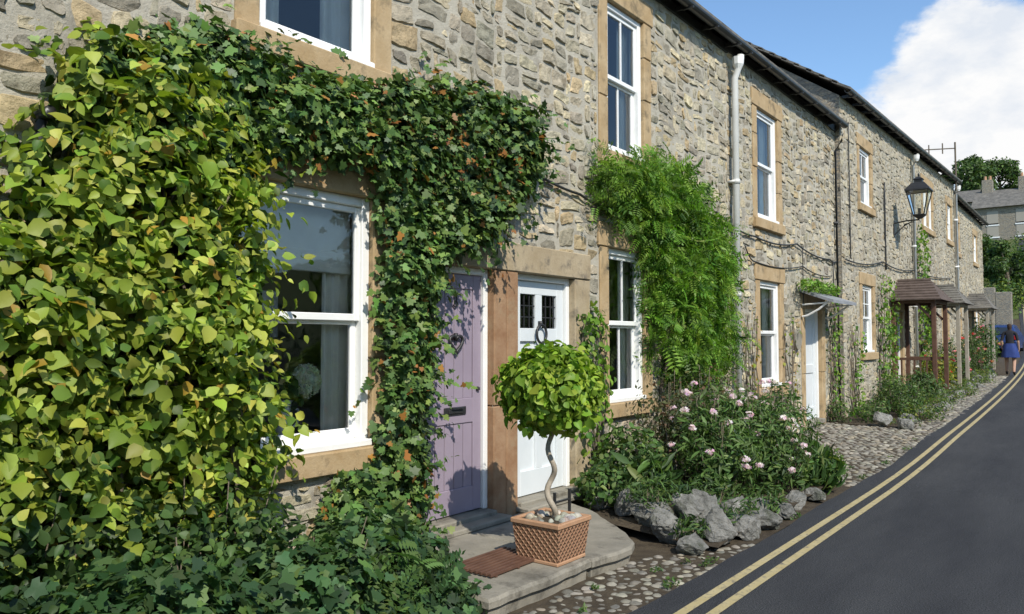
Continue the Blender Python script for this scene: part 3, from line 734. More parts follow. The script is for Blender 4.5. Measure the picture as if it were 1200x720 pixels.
def pebs(name,pts,rad,par,mat,cols,flat=.6,k=10):
    rings=[(1,0),(.92,.38),(.7,.71),(.38,.92),(.0,1.0)]
    tv=[];tf=[]
    for r,z in rings[:-1]:
        for j in range(k): a=2*math.pi*j/k; tv.append((r*math.cos(a),r*math.sin(a),z))
    tv.append((0,0,1)); 
    for i in range(3):
        for j in range(k): tf.append((i*k+j,i*k+(j+1)%k,(i+1)*k+(j+1)%k,(i+1)*k+j))
    for j in range(k): tf.append((3*k+j,3*k+(j+1)%k,4*k))
    tv=np.array(tv); n=len(pts); pts=np.array(pts,float); an=RNG.random(n)*math.pi
    ca,sa=np.cos(an)[:,None],np.sin(an)[:,None]; el=(.65+.35*RNG.random(n))[:,None]; R=np.array(rad).reshape(-1,1)*np.ones((n,1))
    lx=tv[None,:,0]*R; ly=tv[None,:,1]*R*el
    X=pts[:,0:1]+lx*ca-ly*sa; Y=pts[:,1:2]+lx*sa+ly*ca; Z=pts[:,2:3]+tv[None,:,2]*R*flat
    Vx=np.stack([X,Y,Z],2); nf=fbm(Vx.reshape(-1,3)*18,4).reshape(n,-1)-.5
    Vx[:,:,2]+=nf*R*.5*(tv[None,:,2]>.1); Vx[:,:,0]+=nf*R*.35; Vx[:,:,1]+=(fbm(Vx.reshape(-1,3)*15+9,5).reshape(n,-1)-.5)*R*.4
    loops=np.concatenate([np.array(q) for q in tf]); sizes=np.array([len(q) for q in tf]); kk=len(tv)
    return mesh_obj(name,Vx.reshape(-1,3),((loops[None,:]+(np.arange(n)*kk)[:,None]).ravel(),np.tile(sizes,n)),mat,par,smooth=True,col=np.repeat(cols,kk,axis=0))
q=[(px+random.uniform(-.14,.14),py_+random.uniform(-.14,.14),z1+.012) for _ in range(34)]
pebs('pebbles',q,RNG.uniform(.018,.04,34),tp,M_cob,pal(34,[(.36,.33,.29),(.24,.20,.16),(.42,.39,.35)],[1,1,1]),.8)
tr=[]
for i in range(26):
    t=i/25; tr.append((px+.03*math.sin(t*15)*(1-t*.4),py_+.03*math.cos(t*15)*(1-t*.4),z1+t*.7))
MB().tube(tr,[.022-.006*i/25 for i in range(26)],8).build('twisted_trunk',mk('pale_bark',(.27,.225,.17),(.38,.33,.26),14,.85,.5,60),tp,True)
nb=4800
P,N,u=blob([(px,py_,1.285,.335,.335,.285)],nb,5,.5,.15); P+=RNG.normal(size=P.shape)*.022
c=pal(nb,[(.20,.31,.03),(.13,.23,.025),(.30,.40,.05)],[4,3,2.8])*(1-.35*u[:,None])  # inner leaves of the ball painted darker as shade
N[:,2]+=.3
leaves('leafy_ball',P,N,.055*(1+.3*RNG.normal(size=nb)).clip(.5,1.7),'ovate',c,M_leaf,tp,nj=.55,tj=.9)
m=MB()
for k in range(14):
    a=random.random()*6.28; e=random.uniform(-.2,1.3); m.tube([(px,py_,1.03),(px+.2*math.cos(a)*math.cos(e),py_+.2*math.sin(a)*math.cos(e),1.22+.2*math.sin(e))],[.01,.004],5)
m.build('branches',M_bark,tp)

# ------------------------------------------------------------ cobbles
def cobbles(name,fn,y0,y1,x0,x1,sp,zoff=-.03):
    pts=[];r=[]
    y=y0;row=0
    while y<y1:
        x=x0+(sp*.5 if row%2 else 0)
        while x<x1:
            xx=x+random.uniform(-.25,.25)*sp; yy=y+random.uniform(-.25,.25)*sp
            if fn(xx,yy): pts.append((xx,yy,G(yy)+zoff)); r.append(sp*random.uniform(.46,.68))
            x+=sp
        y+=sp*.86; row+=1
    n=len(pts)
    return pebs(name,pts,r,None,M_cob,pal(n,[(.25,.235,.205),(.33,.31,.265),(.18,.17,.15),(.29,.255,.2)],[4,3,3,1.5],.12,.015),.5)
cobbles('cobbled_path',lambda x,y: x>(1.3 if y<5.1 else 1.3+.55*(y-5.1)) and x<1.86+C(y) ,2.2,6.2,1.25,1.9,.085)
cobbles('cobbled_path',lambda x,y: x<1.86+C(y) and y>9.0 and (y<14.4+.1*math.sin(x*9) or x>1.2) ,8.9,16.0,.05,1.9,.10)
cobbles('cobbled_path',lambda x,y: 1.4<x-C(y)<1.86 ,16.0,30.0,.3,1.9,.12)

# ------------------------------------------------------------ rocks
def rocks(name,lst,seed=1):
    import bmesh
    bm=bmesh.new()
    for i,(x,y,z,sx,sy,sz) in enumerate(lst):
        r=bmesh.ops.create_icosphere(bm,subdivisions=4,radius=1)
        P=np.array([v.co[:] for v in r['verts']]); rg=np.random.default_rng(i+seed*50)
        for q in range(18):
            d=rg.normal(size=3); d/=np.linalg.norm(d); h=rg.uniform(.5,.85); t=P@d; P=P-np.maximum(t-h,0)[:,None]*d*.93
        o=np.array([i*7.3,seed*3.1,i*2.7])
        k=1+.18*(vn(P*4+o,seed)-.5)+.16*(vn(P*9+o,seed+2)-.5)
        Q=P*k[:,None]*[sx*1.25,sy*1.25,sz*1.2]
        a=random.random()*6; Q=np.c_[Q[:,0]*math.cos(a)-Q[:,1]*math.sin(a),Q[:,0]*math.sin(a)+Q[:,1]*math.cos(a),Q[:,2]]
        for v,q_ in zip(r['verts'],Q): v.co=(x+q_[0],y+q_[1],z+q_[2])
    me=bpy.data.meshes.new(name); bm.to_mesh(me); bm.free(); me.materials.append(M_rock)
    me.polygons.foreach_set('use_smooth',[False]*len(me.polygons)); return link(bpy.data.objects.new(name,me))
R1=[(1.55,5.50,.05,.14,.12,.09),(1.28,5.66,.13,.13,.13,.13),(1.62,5.82,.10,.14,.15,.15),(1.42,6.05,.16,.15,.13,.19),(1.67,6.2,.08,.13,.13,.11),(1.7,6.55,.07,.13,.15,.10),(1.58,6.8,.10,.13,.14,.13),(1.7,7.15,.05,.10,.15,.08),(1.64,7.6,.05,.1,.17,.09),(1.68,8.05,.04,.1,.15,.08),(1.05,5.86,.15,.18,.14,.12),(.72,6.05,.16,.18,.13,.12),(1.3,5.95,.2,.12,.14,.13),(1.52,6.45,.14,.12,.16,.13),(.4,6.1,.15,.14,.12,.1)]
rocks('rock_border',R1,2)
R2=[]
y=14.3
while y<31:
    R2.append((1.33+C(y)+random.uniform(-.12,.10),y,G(y)+.04,.09+.08*random.random(),.11+.12*random.random(),.07+.09*random.random()))
    if random.random()<.3: R2.append((1.0+C(y),y+.1,G(y)+.12,.13,.15,.13))
    y+=random.uniform(.3,.75)
rocks('rock_border',R2,5)

# ------------------------------------------------------------ climbers
ivy_poly=[(1.60,2.75),(1.70,3.03),(2.02,3.28),(2.31,3.42),(2.63,3.36),(2.81,3.29),(3.48,3.38),(4.06,3.54),(4.64,3.64),(5.28,3.68),(5.62,3.4),(5.5,3.05),(5.1,2.72),(4.92,2.48),(4.45,2.30),(4.22,2.12),(4.18,1.47),(4.1,.97),(4.05,.2),(3.3,.05),(3.2,.6),(3.62,.74),(3.70,.95),(3.70,2.55),(3.55,2.8),(2.7,2.74),(2.4,2.3),(1.7,2.3)]
iv=empty('ivy')
PI=[(.065,.125,.03),(.10,.175,.042),(.04,.08,.025),(.15,.22,.05),(.30,.14,.035)]
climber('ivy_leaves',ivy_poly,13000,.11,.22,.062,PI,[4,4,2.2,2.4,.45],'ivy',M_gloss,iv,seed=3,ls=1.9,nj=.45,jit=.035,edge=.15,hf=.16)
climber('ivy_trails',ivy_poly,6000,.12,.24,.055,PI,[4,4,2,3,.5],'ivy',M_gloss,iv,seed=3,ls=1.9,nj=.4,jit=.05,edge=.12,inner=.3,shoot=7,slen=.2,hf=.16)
climber('ivy_dead_leaves',[(3.5,3.0),(3.5,3.35),(5.2,3.4),(5.3,3.0),(4.7,2.5),(3.9,2.9)],150,.2,.22,.05,[(.34,.15,.04),(.26,.11,.04)],[1,1],'ivy',M_gloss,iv,seed=3,ls=1.9,nj=.5,inner=.1,gap=.5)
hyd=empty('climbing_hydrangea')
hp=[(-1.5,.0),(-1.5,2.3),(.6,2.25),(1.2,2.28),(1.45,2.62),(1.62,3.02),(1.95,3.15),(2.3,3.0),(2.62,2.7),(2.62,2.35),(2.66,2.0),(2.58,1.6),(2.66,1.2),(2.7,.9),(2.6,.5),(2.4,.0)]
PH=[(.25,.31,.038),(.17,.25,.032),(.38,.42,.075),(.08,.14,.022),(.35,.23,.035)]
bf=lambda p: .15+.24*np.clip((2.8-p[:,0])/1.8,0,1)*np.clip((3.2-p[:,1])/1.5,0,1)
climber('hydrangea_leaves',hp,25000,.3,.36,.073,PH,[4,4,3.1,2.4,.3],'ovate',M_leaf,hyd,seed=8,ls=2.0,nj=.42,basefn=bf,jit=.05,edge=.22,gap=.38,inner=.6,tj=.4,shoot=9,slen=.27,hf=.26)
climber('inner_leaves',hp,8000,.3,.3,.07,[(.06,.10,.022),(.04,.07,.016)],[1,1],'ovate',M_leaf,hyd,seed=8,ls=1.7,nj=.6,basefn=lambda p: bf(p)*.35,jit=.04,edge=.22,inner=.5)  # dark palette paints the shade behind the outer leaves
m=MB()
for i in range(34):
    y=random.uniform(.2,2.35); z=0; pts=[(.15,y,0)]
    for k in range(9):
        z+=.3; y=min(y+random.uniform(-.12,.12),2.42); pts.append((.08+.28*random.random(),y,z))
        if z>(1.7 if y<1.5 else 2.35): break
    m.tube(pts,[.02-.0015*k for k in range(len(pts))],6)
m.build('woody_stems',M_bark,hyd,True)
wi=empty('wisteria')
wp=[(6.45,3.43),(6.84,3.55),(7.59,3.56),(8.21,3.70),(8.85,3.57),(9.25,3.12),(9.95,2.81),(9.9,2.5),(9.45,2.15),(9.7,1.6),(9.45,1.15),(8.44,1.1),(7.75,1.3),(7.62,1.65),(7.68,2.05),(7.6,2.6),(7.2,2.85),(6.6,2.99)]
PW=[(.11,.23,.025),(.16,.30,.035),(.06,.13,.02),(.22,.34,.05)]
climber('wisteria_leaves',wp,2600,.10,.42,.17,PW,[4,3,2.5,1.6],'pinnate',M_leaf,wi,seed=14,ls=2.4,nj=.8,jit=.07,edge=.25,tj=1.1,gap=.36,hf=.3,inner=.75)
climber('wisteria_sprays',wp,3300,.10,.42,.12,PW,[4,3,2,2],'pinnate',M_leaf,wi,seed=14,ls=2.4,nj=.5,jit=.08,edge=.25,tj=.6,gap=.4,shoot=5,slen=.22,hf=.3,inner=.5)
m=MB()
for (a,b) in (((8.3,.1),(8.2,2.3)),((8.9,.1),(8.6,2.0)),((8.1,.3),(7.9,2.9))):
    pts=[(.08+.05*math.sin(t*2.3),a[0]+(b[0]-a[0])*t/7+.06*math.sin(t*1.7+a[0]),a[1]+(b[1]-a[1])*t/7) for t in range(8)]; m.tube(pts,[.028-.002*t for t in range(8)],7)
m.build('stems',M_bark,wi,True)
def sparse(name,y0,y1,z1,fx,n,palette,w,kind='ovate',size=.06,seed=1,gap=.45,stems=4,base=.06,amp=.12,z0=None):
    e=empty(name); g=G(y0) if z0 is None else z0
    o=climber('leaves',[(y0,g),(y0,z1*.9),((y0+y1)/2,z1),(y1,z1*.85),(y1,g)],n,base,amp,size,palette,w,kind,M_leaf,e,seed=seed,ls=2.5,gap=gap,jit=.04,edge=.12)
    o.location.x=fx
    m=MB()
    for s in range(stems):
        y=random.uniform(y0,y1); pts=[]
        for t in range(9): pts.append((fx+.04+.03*random.random(),y,G(y0)+(z1-G(y0))*t/9)); y=min(max(y+random.uniform(-.12,.12),y0),y1)
        m.tube(pts,[.014-.001*t for t in range(9)],5)
    m.build('stems',M_bark,e,True); return e
sparse('climbing_rose',6.28,6.75,2.0,0,380,PW,[1,1,1,1],'ovate',.06,21,.3,5)
sparse('climbing_rose',10.5,11.0,2.2,0,70,PH,[1,1,1,1,1],'ovate',.05,22,.4,6)
sparse('climbing_rose',12.2,12.75,2.1,0,90,PH,[1,1,1,1,1],'ovate',.05,23,.4,5)
sparse('climbing_rose',14.55,15.3,2.6,0,260,PW,[1,1,1,1],'ovate',.06,24,.4,7)
sparse('climbing_rose',15.6,16.5,2.0,.1,220,PW,[1,1,1,1],'ovate',.06,25,.45,6)
sparse('climbing_rose',17.9,19.2,3.1,.1,700,PW,[1,1,1,1],'ovate',.07,26,.42,7,.1,.3)
sparse('climbing_plant',22.2,23.2,4.7,.1,900,PW,[1,1,1,1],'ovate',.08,27,.2,4,.12,.25)
shrub('canopy_plant',[(.22,13.0,2.52,.2,.35,.1),(.2,13.7,2.5,.2,.4,.09),(.15,14.4,2.5,.15,.3,.1)],900,.06,PW,[1,1,1,1],'small',seed=31,stems=False)

# ------------------------------------------------------------ shrubs
PD=[(.045,.085,.025),(.065,.12,.03),(.095,.16,.04),(.03,.055,.018)]
PG=[(.065,.125,.035),(.10,.18,.045),(.045,.085,.03),(.15,.21,.06)]
PY=[(.16,.22,.03),(.22,.27,.04),(.1,.16,.03)]
PB=[(.055,.12,.045),(.085,.16,.055),(.035,.07,.03),(.12,.195,.055)]
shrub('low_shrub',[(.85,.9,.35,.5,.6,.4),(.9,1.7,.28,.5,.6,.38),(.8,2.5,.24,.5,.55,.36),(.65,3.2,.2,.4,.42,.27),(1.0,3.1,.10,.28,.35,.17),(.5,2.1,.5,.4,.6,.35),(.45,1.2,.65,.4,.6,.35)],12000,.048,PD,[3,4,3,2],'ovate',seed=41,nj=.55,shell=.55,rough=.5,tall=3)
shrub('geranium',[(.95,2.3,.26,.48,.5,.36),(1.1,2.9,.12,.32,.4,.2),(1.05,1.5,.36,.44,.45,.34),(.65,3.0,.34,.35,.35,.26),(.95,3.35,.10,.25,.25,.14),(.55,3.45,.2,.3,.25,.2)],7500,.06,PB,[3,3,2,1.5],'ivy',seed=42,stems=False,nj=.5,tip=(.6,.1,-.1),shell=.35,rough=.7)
shrub('ground_ferns',[(1.0,2.6,.3,.4,.6,.2)],90,.16,PG,[3,3,3,1],'pinnate',seed=43,stems=False,nj=.45,tip=(.6,.3,-.1),shell=.1,rough=.5)
bed=strip('flower_bed',.03,1.72,5.6,9.0,.06,M_soil,.3,False,None,5,.06)
shrub('shrub',[(.45,6.55,.42,.35,.35,.34),(.4,6.2,.25,.3,.3,.2)],2200,.05,PG,[3,3,2,2],'ovate',seed=50)
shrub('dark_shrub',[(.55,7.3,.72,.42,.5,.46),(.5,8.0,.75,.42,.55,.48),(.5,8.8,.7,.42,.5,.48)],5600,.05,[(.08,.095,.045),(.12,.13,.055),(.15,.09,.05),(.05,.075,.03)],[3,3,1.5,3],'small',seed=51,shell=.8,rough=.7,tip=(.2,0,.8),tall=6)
PP=[(.075,.14,.035),(.11,.19,.05),(.05,.09,.028),(.15,.22,.07)]
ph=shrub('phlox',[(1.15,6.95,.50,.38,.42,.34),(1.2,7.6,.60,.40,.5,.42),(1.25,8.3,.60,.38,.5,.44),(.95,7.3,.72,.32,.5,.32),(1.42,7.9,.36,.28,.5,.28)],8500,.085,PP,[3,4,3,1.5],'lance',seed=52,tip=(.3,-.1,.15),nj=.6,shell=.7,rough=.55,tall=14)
def flowers(par,blobs,ncl,npf,r,fs,palette,w,seed):
    P,N,u=blob(blobs,ncl,seed,.05,.25); k=P[:,2]>np.array([b[2] for b in blobs]).min()-.05; P=P[k]; n=len(P)
    d=norm(RNG.normal(size=(n*npf,3))); Q=np.repeat(P,npf,axis=0)+d*r*np.array([1,1,.6])*RNG.uniform(.6,1.2,(n*npf,1))+[0,0,.03]
    leaves('flower_heads',Q,d+[0,0,.3],np.full(len(Q),fs),'petal5',pal(len(Q),palette,w,.08),M_petal,par,nj=.25)
flowers(ph,[(1.15,6.95,.6,.45,.45,.38),(1.2,7.6,.68,.45,.52,.46),(1.25,8.3,.68,.43,.52,.46),(.95,7.3,.87,.38,.52,.32),(1.45,7.6,.4,.3,.6,.3)],105,14,.034,.018,[(.80,.62,.71),(.82,.76,.78),(.70,.44,.60)],[4,3,1.6],60)
shrub('low_plant',[(1.3,6.35,.28,.22,.35,.15),(1.0,5.95,.30,.25,.3,.12),(1.46,5.64,.14,.14,.16,.09),(1.55,7.0,.15,.2,.4,.13),(1.6,6.3,.16,.1,.3,.07)],2100,.06,PG,[3,3,3,1],'lance',seed=53,tip=(.3,-.2,.3))
shrub('low_plant',[(1.5,8.9,.2,.28,.4,.2),(1.1,9.3,.25,.35,.3,.25),(.5,9.6,.4,.3,.4,.35)],2200,.055,PG,[3,3,2,2],'small',seed=54,tall=6)
shrub('grassy_plant',[(1.6,8.55,.2,.2,.4,.2),(.7,6.4,.3,.2,.3,.2)],700,.16,PG,[3,3,2,2],'lance',seed=55,tip=(.2,0,1.2),nj=.9,stems=False)
shrub('weeds',[(1.78,y_,G(y_)+.0,.05,.12,.04) for y_ in (4.7,5.3,7.1,9.6,10.8,12.1)]+[(1.35+random.random()*.4,y_,G(y_),.03,.05,.025) for y_ in (3.3,3.9,4.3,4.9,5.2,10.2,11.3,13.0)]+[(.12,y_,G(y_)+.05,.1,.25,.12) for y_ in (9.9,10.7,11.6,12.6)],1700,.03,PG,[3,3,2,2],'small',seed=56,stems=False)
strip('flower_bed',.1,1.25,14.4,31,.0,M_soil,.4,True,None,4,.0)
def row(name,y0,y1,n,palette,h0,h1,seed,w=None,x0=.25,x1=1.15,size=.07,nl=3000,kind='small'):
    b=[]
    for i in range(n):
        y=y0+(y1-y0)*(i+.5)/n+random.uniform(-.15,.15); h=random.uniform(h0,h1); b.append((random.uniform(x0,x1)+C(y),y,G(y)+h*.5,random.uniform(.2,.38),random.uniform(.22,.45),h*.5))
    return shrub(name,b,nl,size,palette,w or [1]*len(palette),kind,seed=seed,rough=.6,tall=4),b
row('garden_plants',14.5,18.8,12,PG,.25,.7,70,nl=6000,size=.055)
row('garden_plants',18.2,19.2,3,PG,.5,.9,71,nl=2000,x0=.8,x1=1.1)
row('edging_plants',14.6,30,26,PG+PY,.12,.32,77,nl=6000,size=.05,x0=1.15,x1=1.45)
row('yellow_shrub',20.9,22.3,3,PY+[(.35,.28,.04)],.9,1.4,72,nl=2600,x0=.6,x1=1.0)
o_,b_=row('garden_plants',22.5,30,12,PG+PD,.5,1.4,73,nl=6000)
flowers(o_,b_,60,10,.05,.03,[(.6,.06,.05),(.7,.3,.4),(.75,.6,.2)],[2,2,1],74)
o_,b_=row('garden_plants',30,42,10,PG+PD,.8,2.2,75,nl=5000,size=.1)
flowers(o_,b_,50,10,.06,.04,[(.6,.06,.05),(.7,.3,.4)],[2,2],76)

# ------------------------------------------------------------ porches
def porch(name,y0,y1,fx,x1,zb,ze,zr,mat,roofm,rails=True):
    e=empty(name); m=MB()
    for x in (fx+.05,x1): 
        for y in (y0,y1): m.box(x-.045,x+.045,y-.045,y+.045,G(y)-.02,ze,.006)
    for y in (y0,y1): m.box(fx,x1+.045,y-.035,y+.035,ze,ze+.1,.005)
    m.box(x1-.035,x1+.035,y0+.035,y1-.035,ze+.001,ze+.099,.005)
    if rails:
        for y in (y0,y1):
            m.box(fx+.1,x1-.045,y-.02,y+.02,zb+.85,zb+.91); m.box(fx+.1,x1-.045,y-.02,y+.02,zb+.2,zb+.25)
            x=fx+.2
            while x<x1-.08: m.box(x-.015,x+.015,y-.015,y+.015,zb+.25,zb+.85); x+=.13
    for y in (y0,y1): m.tube([(x1-.05,y,ze-.35),(x1-.35,y,ze)],.03,5)
    m.build('timber_frame',mat,e)
    m=MB(); ym=(y0+y1)/2; ov=.18; rows=7
    for sgn,yy in ((-1,y0-ov),(1,y1+ov)):
        for r in range(rows):
            t0=r/rows; t1=(r+1)/rows+.05
            def pt(t,front,dz):
                y=yy+(ym-yy)*t; z=ze+.06+(zr-ze-.06)*t+dz
                xx=(x1+ov+.0-(.35*t)) if front else fx
                return (xx,y,z)
            q=[pt(t0,0,.035),pt(t0,1,.035),pt(t1,1,0),pt(t1,0,0)]; q2=[(p[0],p[1],p[2]-.03) for p in q]
            m.raw(q+q2,[(0,1,2,3),(7,6,5,4),(0,4,5,1),(1,5,6,2),(3,7,4,0),(2,6,7,3)])
    m.raw([(x1+ov,y0-ov,ze+.07),(x1+ov,y1+ov,ze+.07),(x1+ov-.35,ym,zr)],[(0,1,2)])
    m.tube([(fx,ym,zr+.02),(x1+ov-.35,ym,zr+.02)],.05,6)
    m.build('porch_roof',roofm,e)
    return e
M_ptile=mk('porch_tile',(.07,.05,.04),(.12,.09,.075),6,.85,.6,20)
porch('timber_porch',19.45,20.95,.1,.98,.3,2.45,3.0,M_brownwood,M_ptile)
porch('timber_porch',22.8,24.2,.1,1.0,.3,2.5,3.05,M_greywood,M_slate,False)
porch('timber_porch',32.6,34.2,-.1,.6,.5,2.7,3.3,M_greywood,M_slate,False)

# ------------------------------------------------------------ wall lantern
wl=empty('wall_lantern'); lx,ly,lz=.66,19.9,4.5
m=MB()
m.box(.1,.13,ly-.05,ly+.05,4.05,4.45,.004)
m.tube([(.12,ly,4.38),(.4,ly,4.42),(lx,ly,4.42),(lx,ly,lz-.02)],.018,8)
sc=[(.12+.42*t/12,ly,4.1+.28*math.sin(t/12*1.57)) for t in range(13)]; m.tube(sc,.013,6)
sc=[(.38+.09*math.cos(t*.5)*(1-t/18),ly,4.28+.09*math.sin(t*.5)*(1-t/18)) for t in range(15)]; m.tube(sc,.01,6)
k_=1.25
def Z(h): return lz+h*k_
m.lathe(lx,ly,[(.05,Z(-.05)),(.13,Z(-.01)),(.16,Z(.02))],4,math.pi/4)
for i in range(4):
    a=math.pi/4+i*math.pi/2; m.tube([(lx+.16*math.cos(a),ly+.16*math.sin(a),Z(.02)),(lx+.33*math.cos(a),ly+.33*math.sin(a),Z(.47))],.014,5)
    b=a+math.pi/2
    for r,z in ((.33,Z(.47)),(.16,Z(.02))): m.tube([(lx+r*math.cos(a),ly+r*math.sin(a),z),(lx+r*math.cos(b),ly+r*math.sin(b),z)],.016,5)
m.lathe(lx,ly,[(.37,Z(.47)),(.36,Z(.50)),(.19,Z(.62)),(.12,Z(.63)),(.12,Z(.68)),(.15,Z(.69)),(.05,Z(.74)),(.02,Z(.75)),(.03,Z(.78)),(.0,Z(.82))],4,math.pi/4)
m.tube([(lx,ly,Z(.02)),(lx,ly,Z(.15))],.03,8)
m.build('lantern_frame',M_black,wl)
g=MB()
for i in range(4):
    a=math.pi/4+i*math.pi/2;b=a+math.pi/2
    g.raw([(lx+.158*math.cos(a),ly+.158*math.sin(a),Z(.02)),(lx+.158*math.cos(b),ly+.158*math.sin(b),Z(.02)),(lx+.326*math.cos(b),ly+.326*math.sin(b),Z(.47)),(lx+.326*math.cos(a),ly+.326*math.sin(a),Z(.47))],[(0,1,2,3)])
g.build('lantern_glass',M_glass,wl)
m=MB(); m.tube([(.25,28.6,6.5),(.25,28.6,8.1)],.03,6); m.tube([(.25,28.6,7.9),(-1.2,28.2,7.95)],.02,5)
for k in range(3): m.tube([(-.1-.4*k,28.5,7.75),(-.1-.4*k,28.5,8.1)],.02,5)
m.build('aerial_pole',M_bark)

# ------------------------------------------------------------ far background
def tree(name,x,y,h,r,seed,n=5000,ls=.28,palette=PD):
    e=empty(name); g=G(y); m=MB(); rr=random.Random(seed)
    m.tube([(x,y,g-.2),(x+.1,y,g+h*.3),(x-.05,y+.1,g+h*.65)],[.04*h*.8,.03*h,.015*h],8); bl=[]
    for k in range(15):
        a=rr.random()*6.28; t=rr.uniform(.1,.95); rad=r*rr.uniform(.35,.8)*math.sin(math.pi*min(t+.05,.95))**.5
        p=(x+rad*math.cos(a),y+rad*math.sin(a),g+h*(.25+.67*t)); s=r*rr.uniform(.24,.38)
        bl.append((*p,s,s,s*.8)); m.tube([(x,y,g+h*(.2+.3*t)),p],[.012*h,.004*h],5)
    m.build('trunk_and_limbs',M_bark,e,True)
    P,N,u=blob(bl,n,seed,.5,.4); c=pal(n,palette,[1]*len(palette))*(1-.3*u[:,None])  # crown darkens inward, shade put into leaf colour
    leaves('crown',P,N,ls*(1+.3*RNG.normal(size=n)).clip(.5,1.6),'small',c,M_leaf,e,nj=.7,tj=1); return e
PT=[(.06,.11,.03),(.09,.15,.035),(.12,.19,.05),(.04,.07,.02)]
tree('tree',-7.3,92,5.6,2.6,1,6000,.3,PT); tree('tree',-4.6,94,5.0,2.4,2,5000,.3,PT); tree('tree',-11,92,5.0,2.8,3,4000,.35,PT); tree('tree',4,98,6,3,4,3000,.4,PT); tree('tree',-6.0,88,4.6,2.2,5,4000,.3,PT)
tree('tree',-3.6,62,4.6,1.9,6,5000,.22,PT); tree('tree',-1.2,60,4.2,1.8,7,5000,.22,PT)
def far_house(x0,x1,y0,y1,zb,ze,zr,chs,wins):
    dh=empty('distant_stone_house')
    MB().box(x0,x1,y0,y1,zb-2,ze).build('walls',M_rub,dh); ym=(y0+y1)/2
    mesh_obj('gables',[(x0+.01,y0,ze),(x0+.01,y1,ze),(x0+.01,ym,zr-.1),(x1-.01,y0,ze),(x1-.01,y1,ze),(x1-.01,ym,zr-.1)],[(0,1,2),(3,4,5)],M_rub,dh)
    mesh_obj('roof',[(x0-.2,y0-.3,ze-.1),(x1+.2,y0-.3,ze-.1),(x1+.2,ym,zr),(x0-.2,ym,zr),(x0-.2,y1+.3,ze-.1),(x1+.2,y1+.3,ze-.1)],[(0,1,2,3),(3,2,5,4)],M_slate,dh)
    m=MB(); [m.box(x,x+.8,ym-.35,ym+.35,zr-.6,zr+.9,.03) for x in chs]; m.build('chimneys',M_rub,dh)
    m=MB(); [m.lathe(x+.25+d,ym,[(.12,zr+.9),(.1,zr+1.25)],8) for x in chs for d in (0,.35)]; m.build('chimney_pots',M_terrap,dh)
    m=MB(); [m.box(x,x+.8,y0-.02,y0+.1,z,z+1.1) for x in wins for z in (zb+.8,ze-1.5)]; m.build('windows',M_room,dh)
    m=MB(); [m.box(x-.06,x+.86,y0-.05,y0-.021,z-.1,z) for x in wins for z in (zb+.8,ze-1.5)]; m.build('sills',M_white,dh)
far_house(-4.5,3.5,73,79,9.2,12.5,14.3,(-4.2,-1.6,2.4),(-3.6,-1.6,.4,2.2))
far_house(-10,-5.2,80,85,11.8,14.2,15.6,(-9.5,),(-9,-7))
hb=[]
for i in range(34): 
    x=random.uniform(-9,1); y=random.uniform(57,71); hb.append((x,y,G(y)+.5,1.2,1.2,random.uniform(.7,1.4)))
shrub('hillside_bushes',hb,22000,.18,PG+PY,[2,2,2,1,1,1,1],'small',seed=91,stems=False,rough=.6)
m=MB()
for i in range(10): m.box(-9+i*.85,-9+i*.85+.849,54.6,55.1,G(54)-.3,G(54)+2.2+.15*(i%3),.03)
m.build('boundary_wall',M_rub)
hb=[(random.uniform(9.6,12),y,G(y)+1.4,1.2,1.3,1.3) for y in np.arange(-14,48,1.3)]
shrub('added_hedge',hb,14000,.2,PD,[1,1,1,1],'small',seed=92,stems=False)  # out of view, added so the panes reflect something dark
for i,(y,h) in enumerate(((-6,8),(-1,9),(3,8),(9,9),(18,7),(27,8))): tree('tree',13.5+i%2,y,h,3.2,20+i,3500,.35)  # unseen tree row, added with the hedge to darken reflections

# ------------------------------------------------------------ car
car=empty('parked_car'); cxx,cyy=-.35,47.0; cg=G(cyy)
M_blue=mk('blue_car_paint',(.02,.04,.13),(.02,.045,.15),3,.25,spec=.6); M_tyre=mk('tyre',(.02,.02,.02),None,5,.8); M_dark=mk('car_glass',(.02,.025,.03),None,5,.08,spec=.8); M_red=mk('tail_lamp',(.4,.02,.02),None,5,.3)
prof=[(-2.0,.3),(-2.05,.6),(-1.95,.95),(-1.5,1.38),(-.9,1.47),(.3,1.43),(1.0,.98),(1.8,.85),(2.0,.6),(1.98,.3)]
v=[];n=len(prof)
for s in (-1,-.9,.9,1):
    for (l,z) in prof:
        ww=.84 if z<1.0 else .66
        v.append((cxx+(ww if abs(s)==1 else ww*.93)*(1 if s>0 else -1),cyy+l*(1 if abs(s)<1 else .985),cg+z+(0 if abs(s)==1 else .015)))
f=[]
for r in range(3):
    for i in range(n-1): f.append((r*n+i,r*n+i+1,(r+1)*n+i+1,(r+1)*n+i))
f.append(tuple(range(n))); f.append(tuple(3*n+i for i in range(n))[::-1])
mesh_obj('body',v,f,M_blue,car)
m=MB(); m.raw([(cxx-.62,cyy-1.975,cg+1.0),(cxx+.62,cyy-1.975,cg+1.0),(cxx+.54,cyy-1.6,cg+1.34),(cxx-.54,cyy-1.6,cg+1.34)],[(0,1,2,3)])
for s in (-1,1): m.raw([(cxx+s*.80,cyy-1.5,cg+1.0),(cxx+s*.80,cyy+.9,cg+1.0),(cxx+s*.70,cyy+.25,cg+1.36),(cxx+s*.70,cyy-1.3,cg+1.36)],[(0,1,2,3)])
m.build('windows',M_dark,car)
m=MB()
for s in (-1,1):
    for l in (-1.25,1.25): m.tube([(cxx+s*.66,cyy+l,cg+.31),(cxx+s*.86,cyy+l,cg+.31)],.31,18)
m.build('wheels',M_tyre,car)
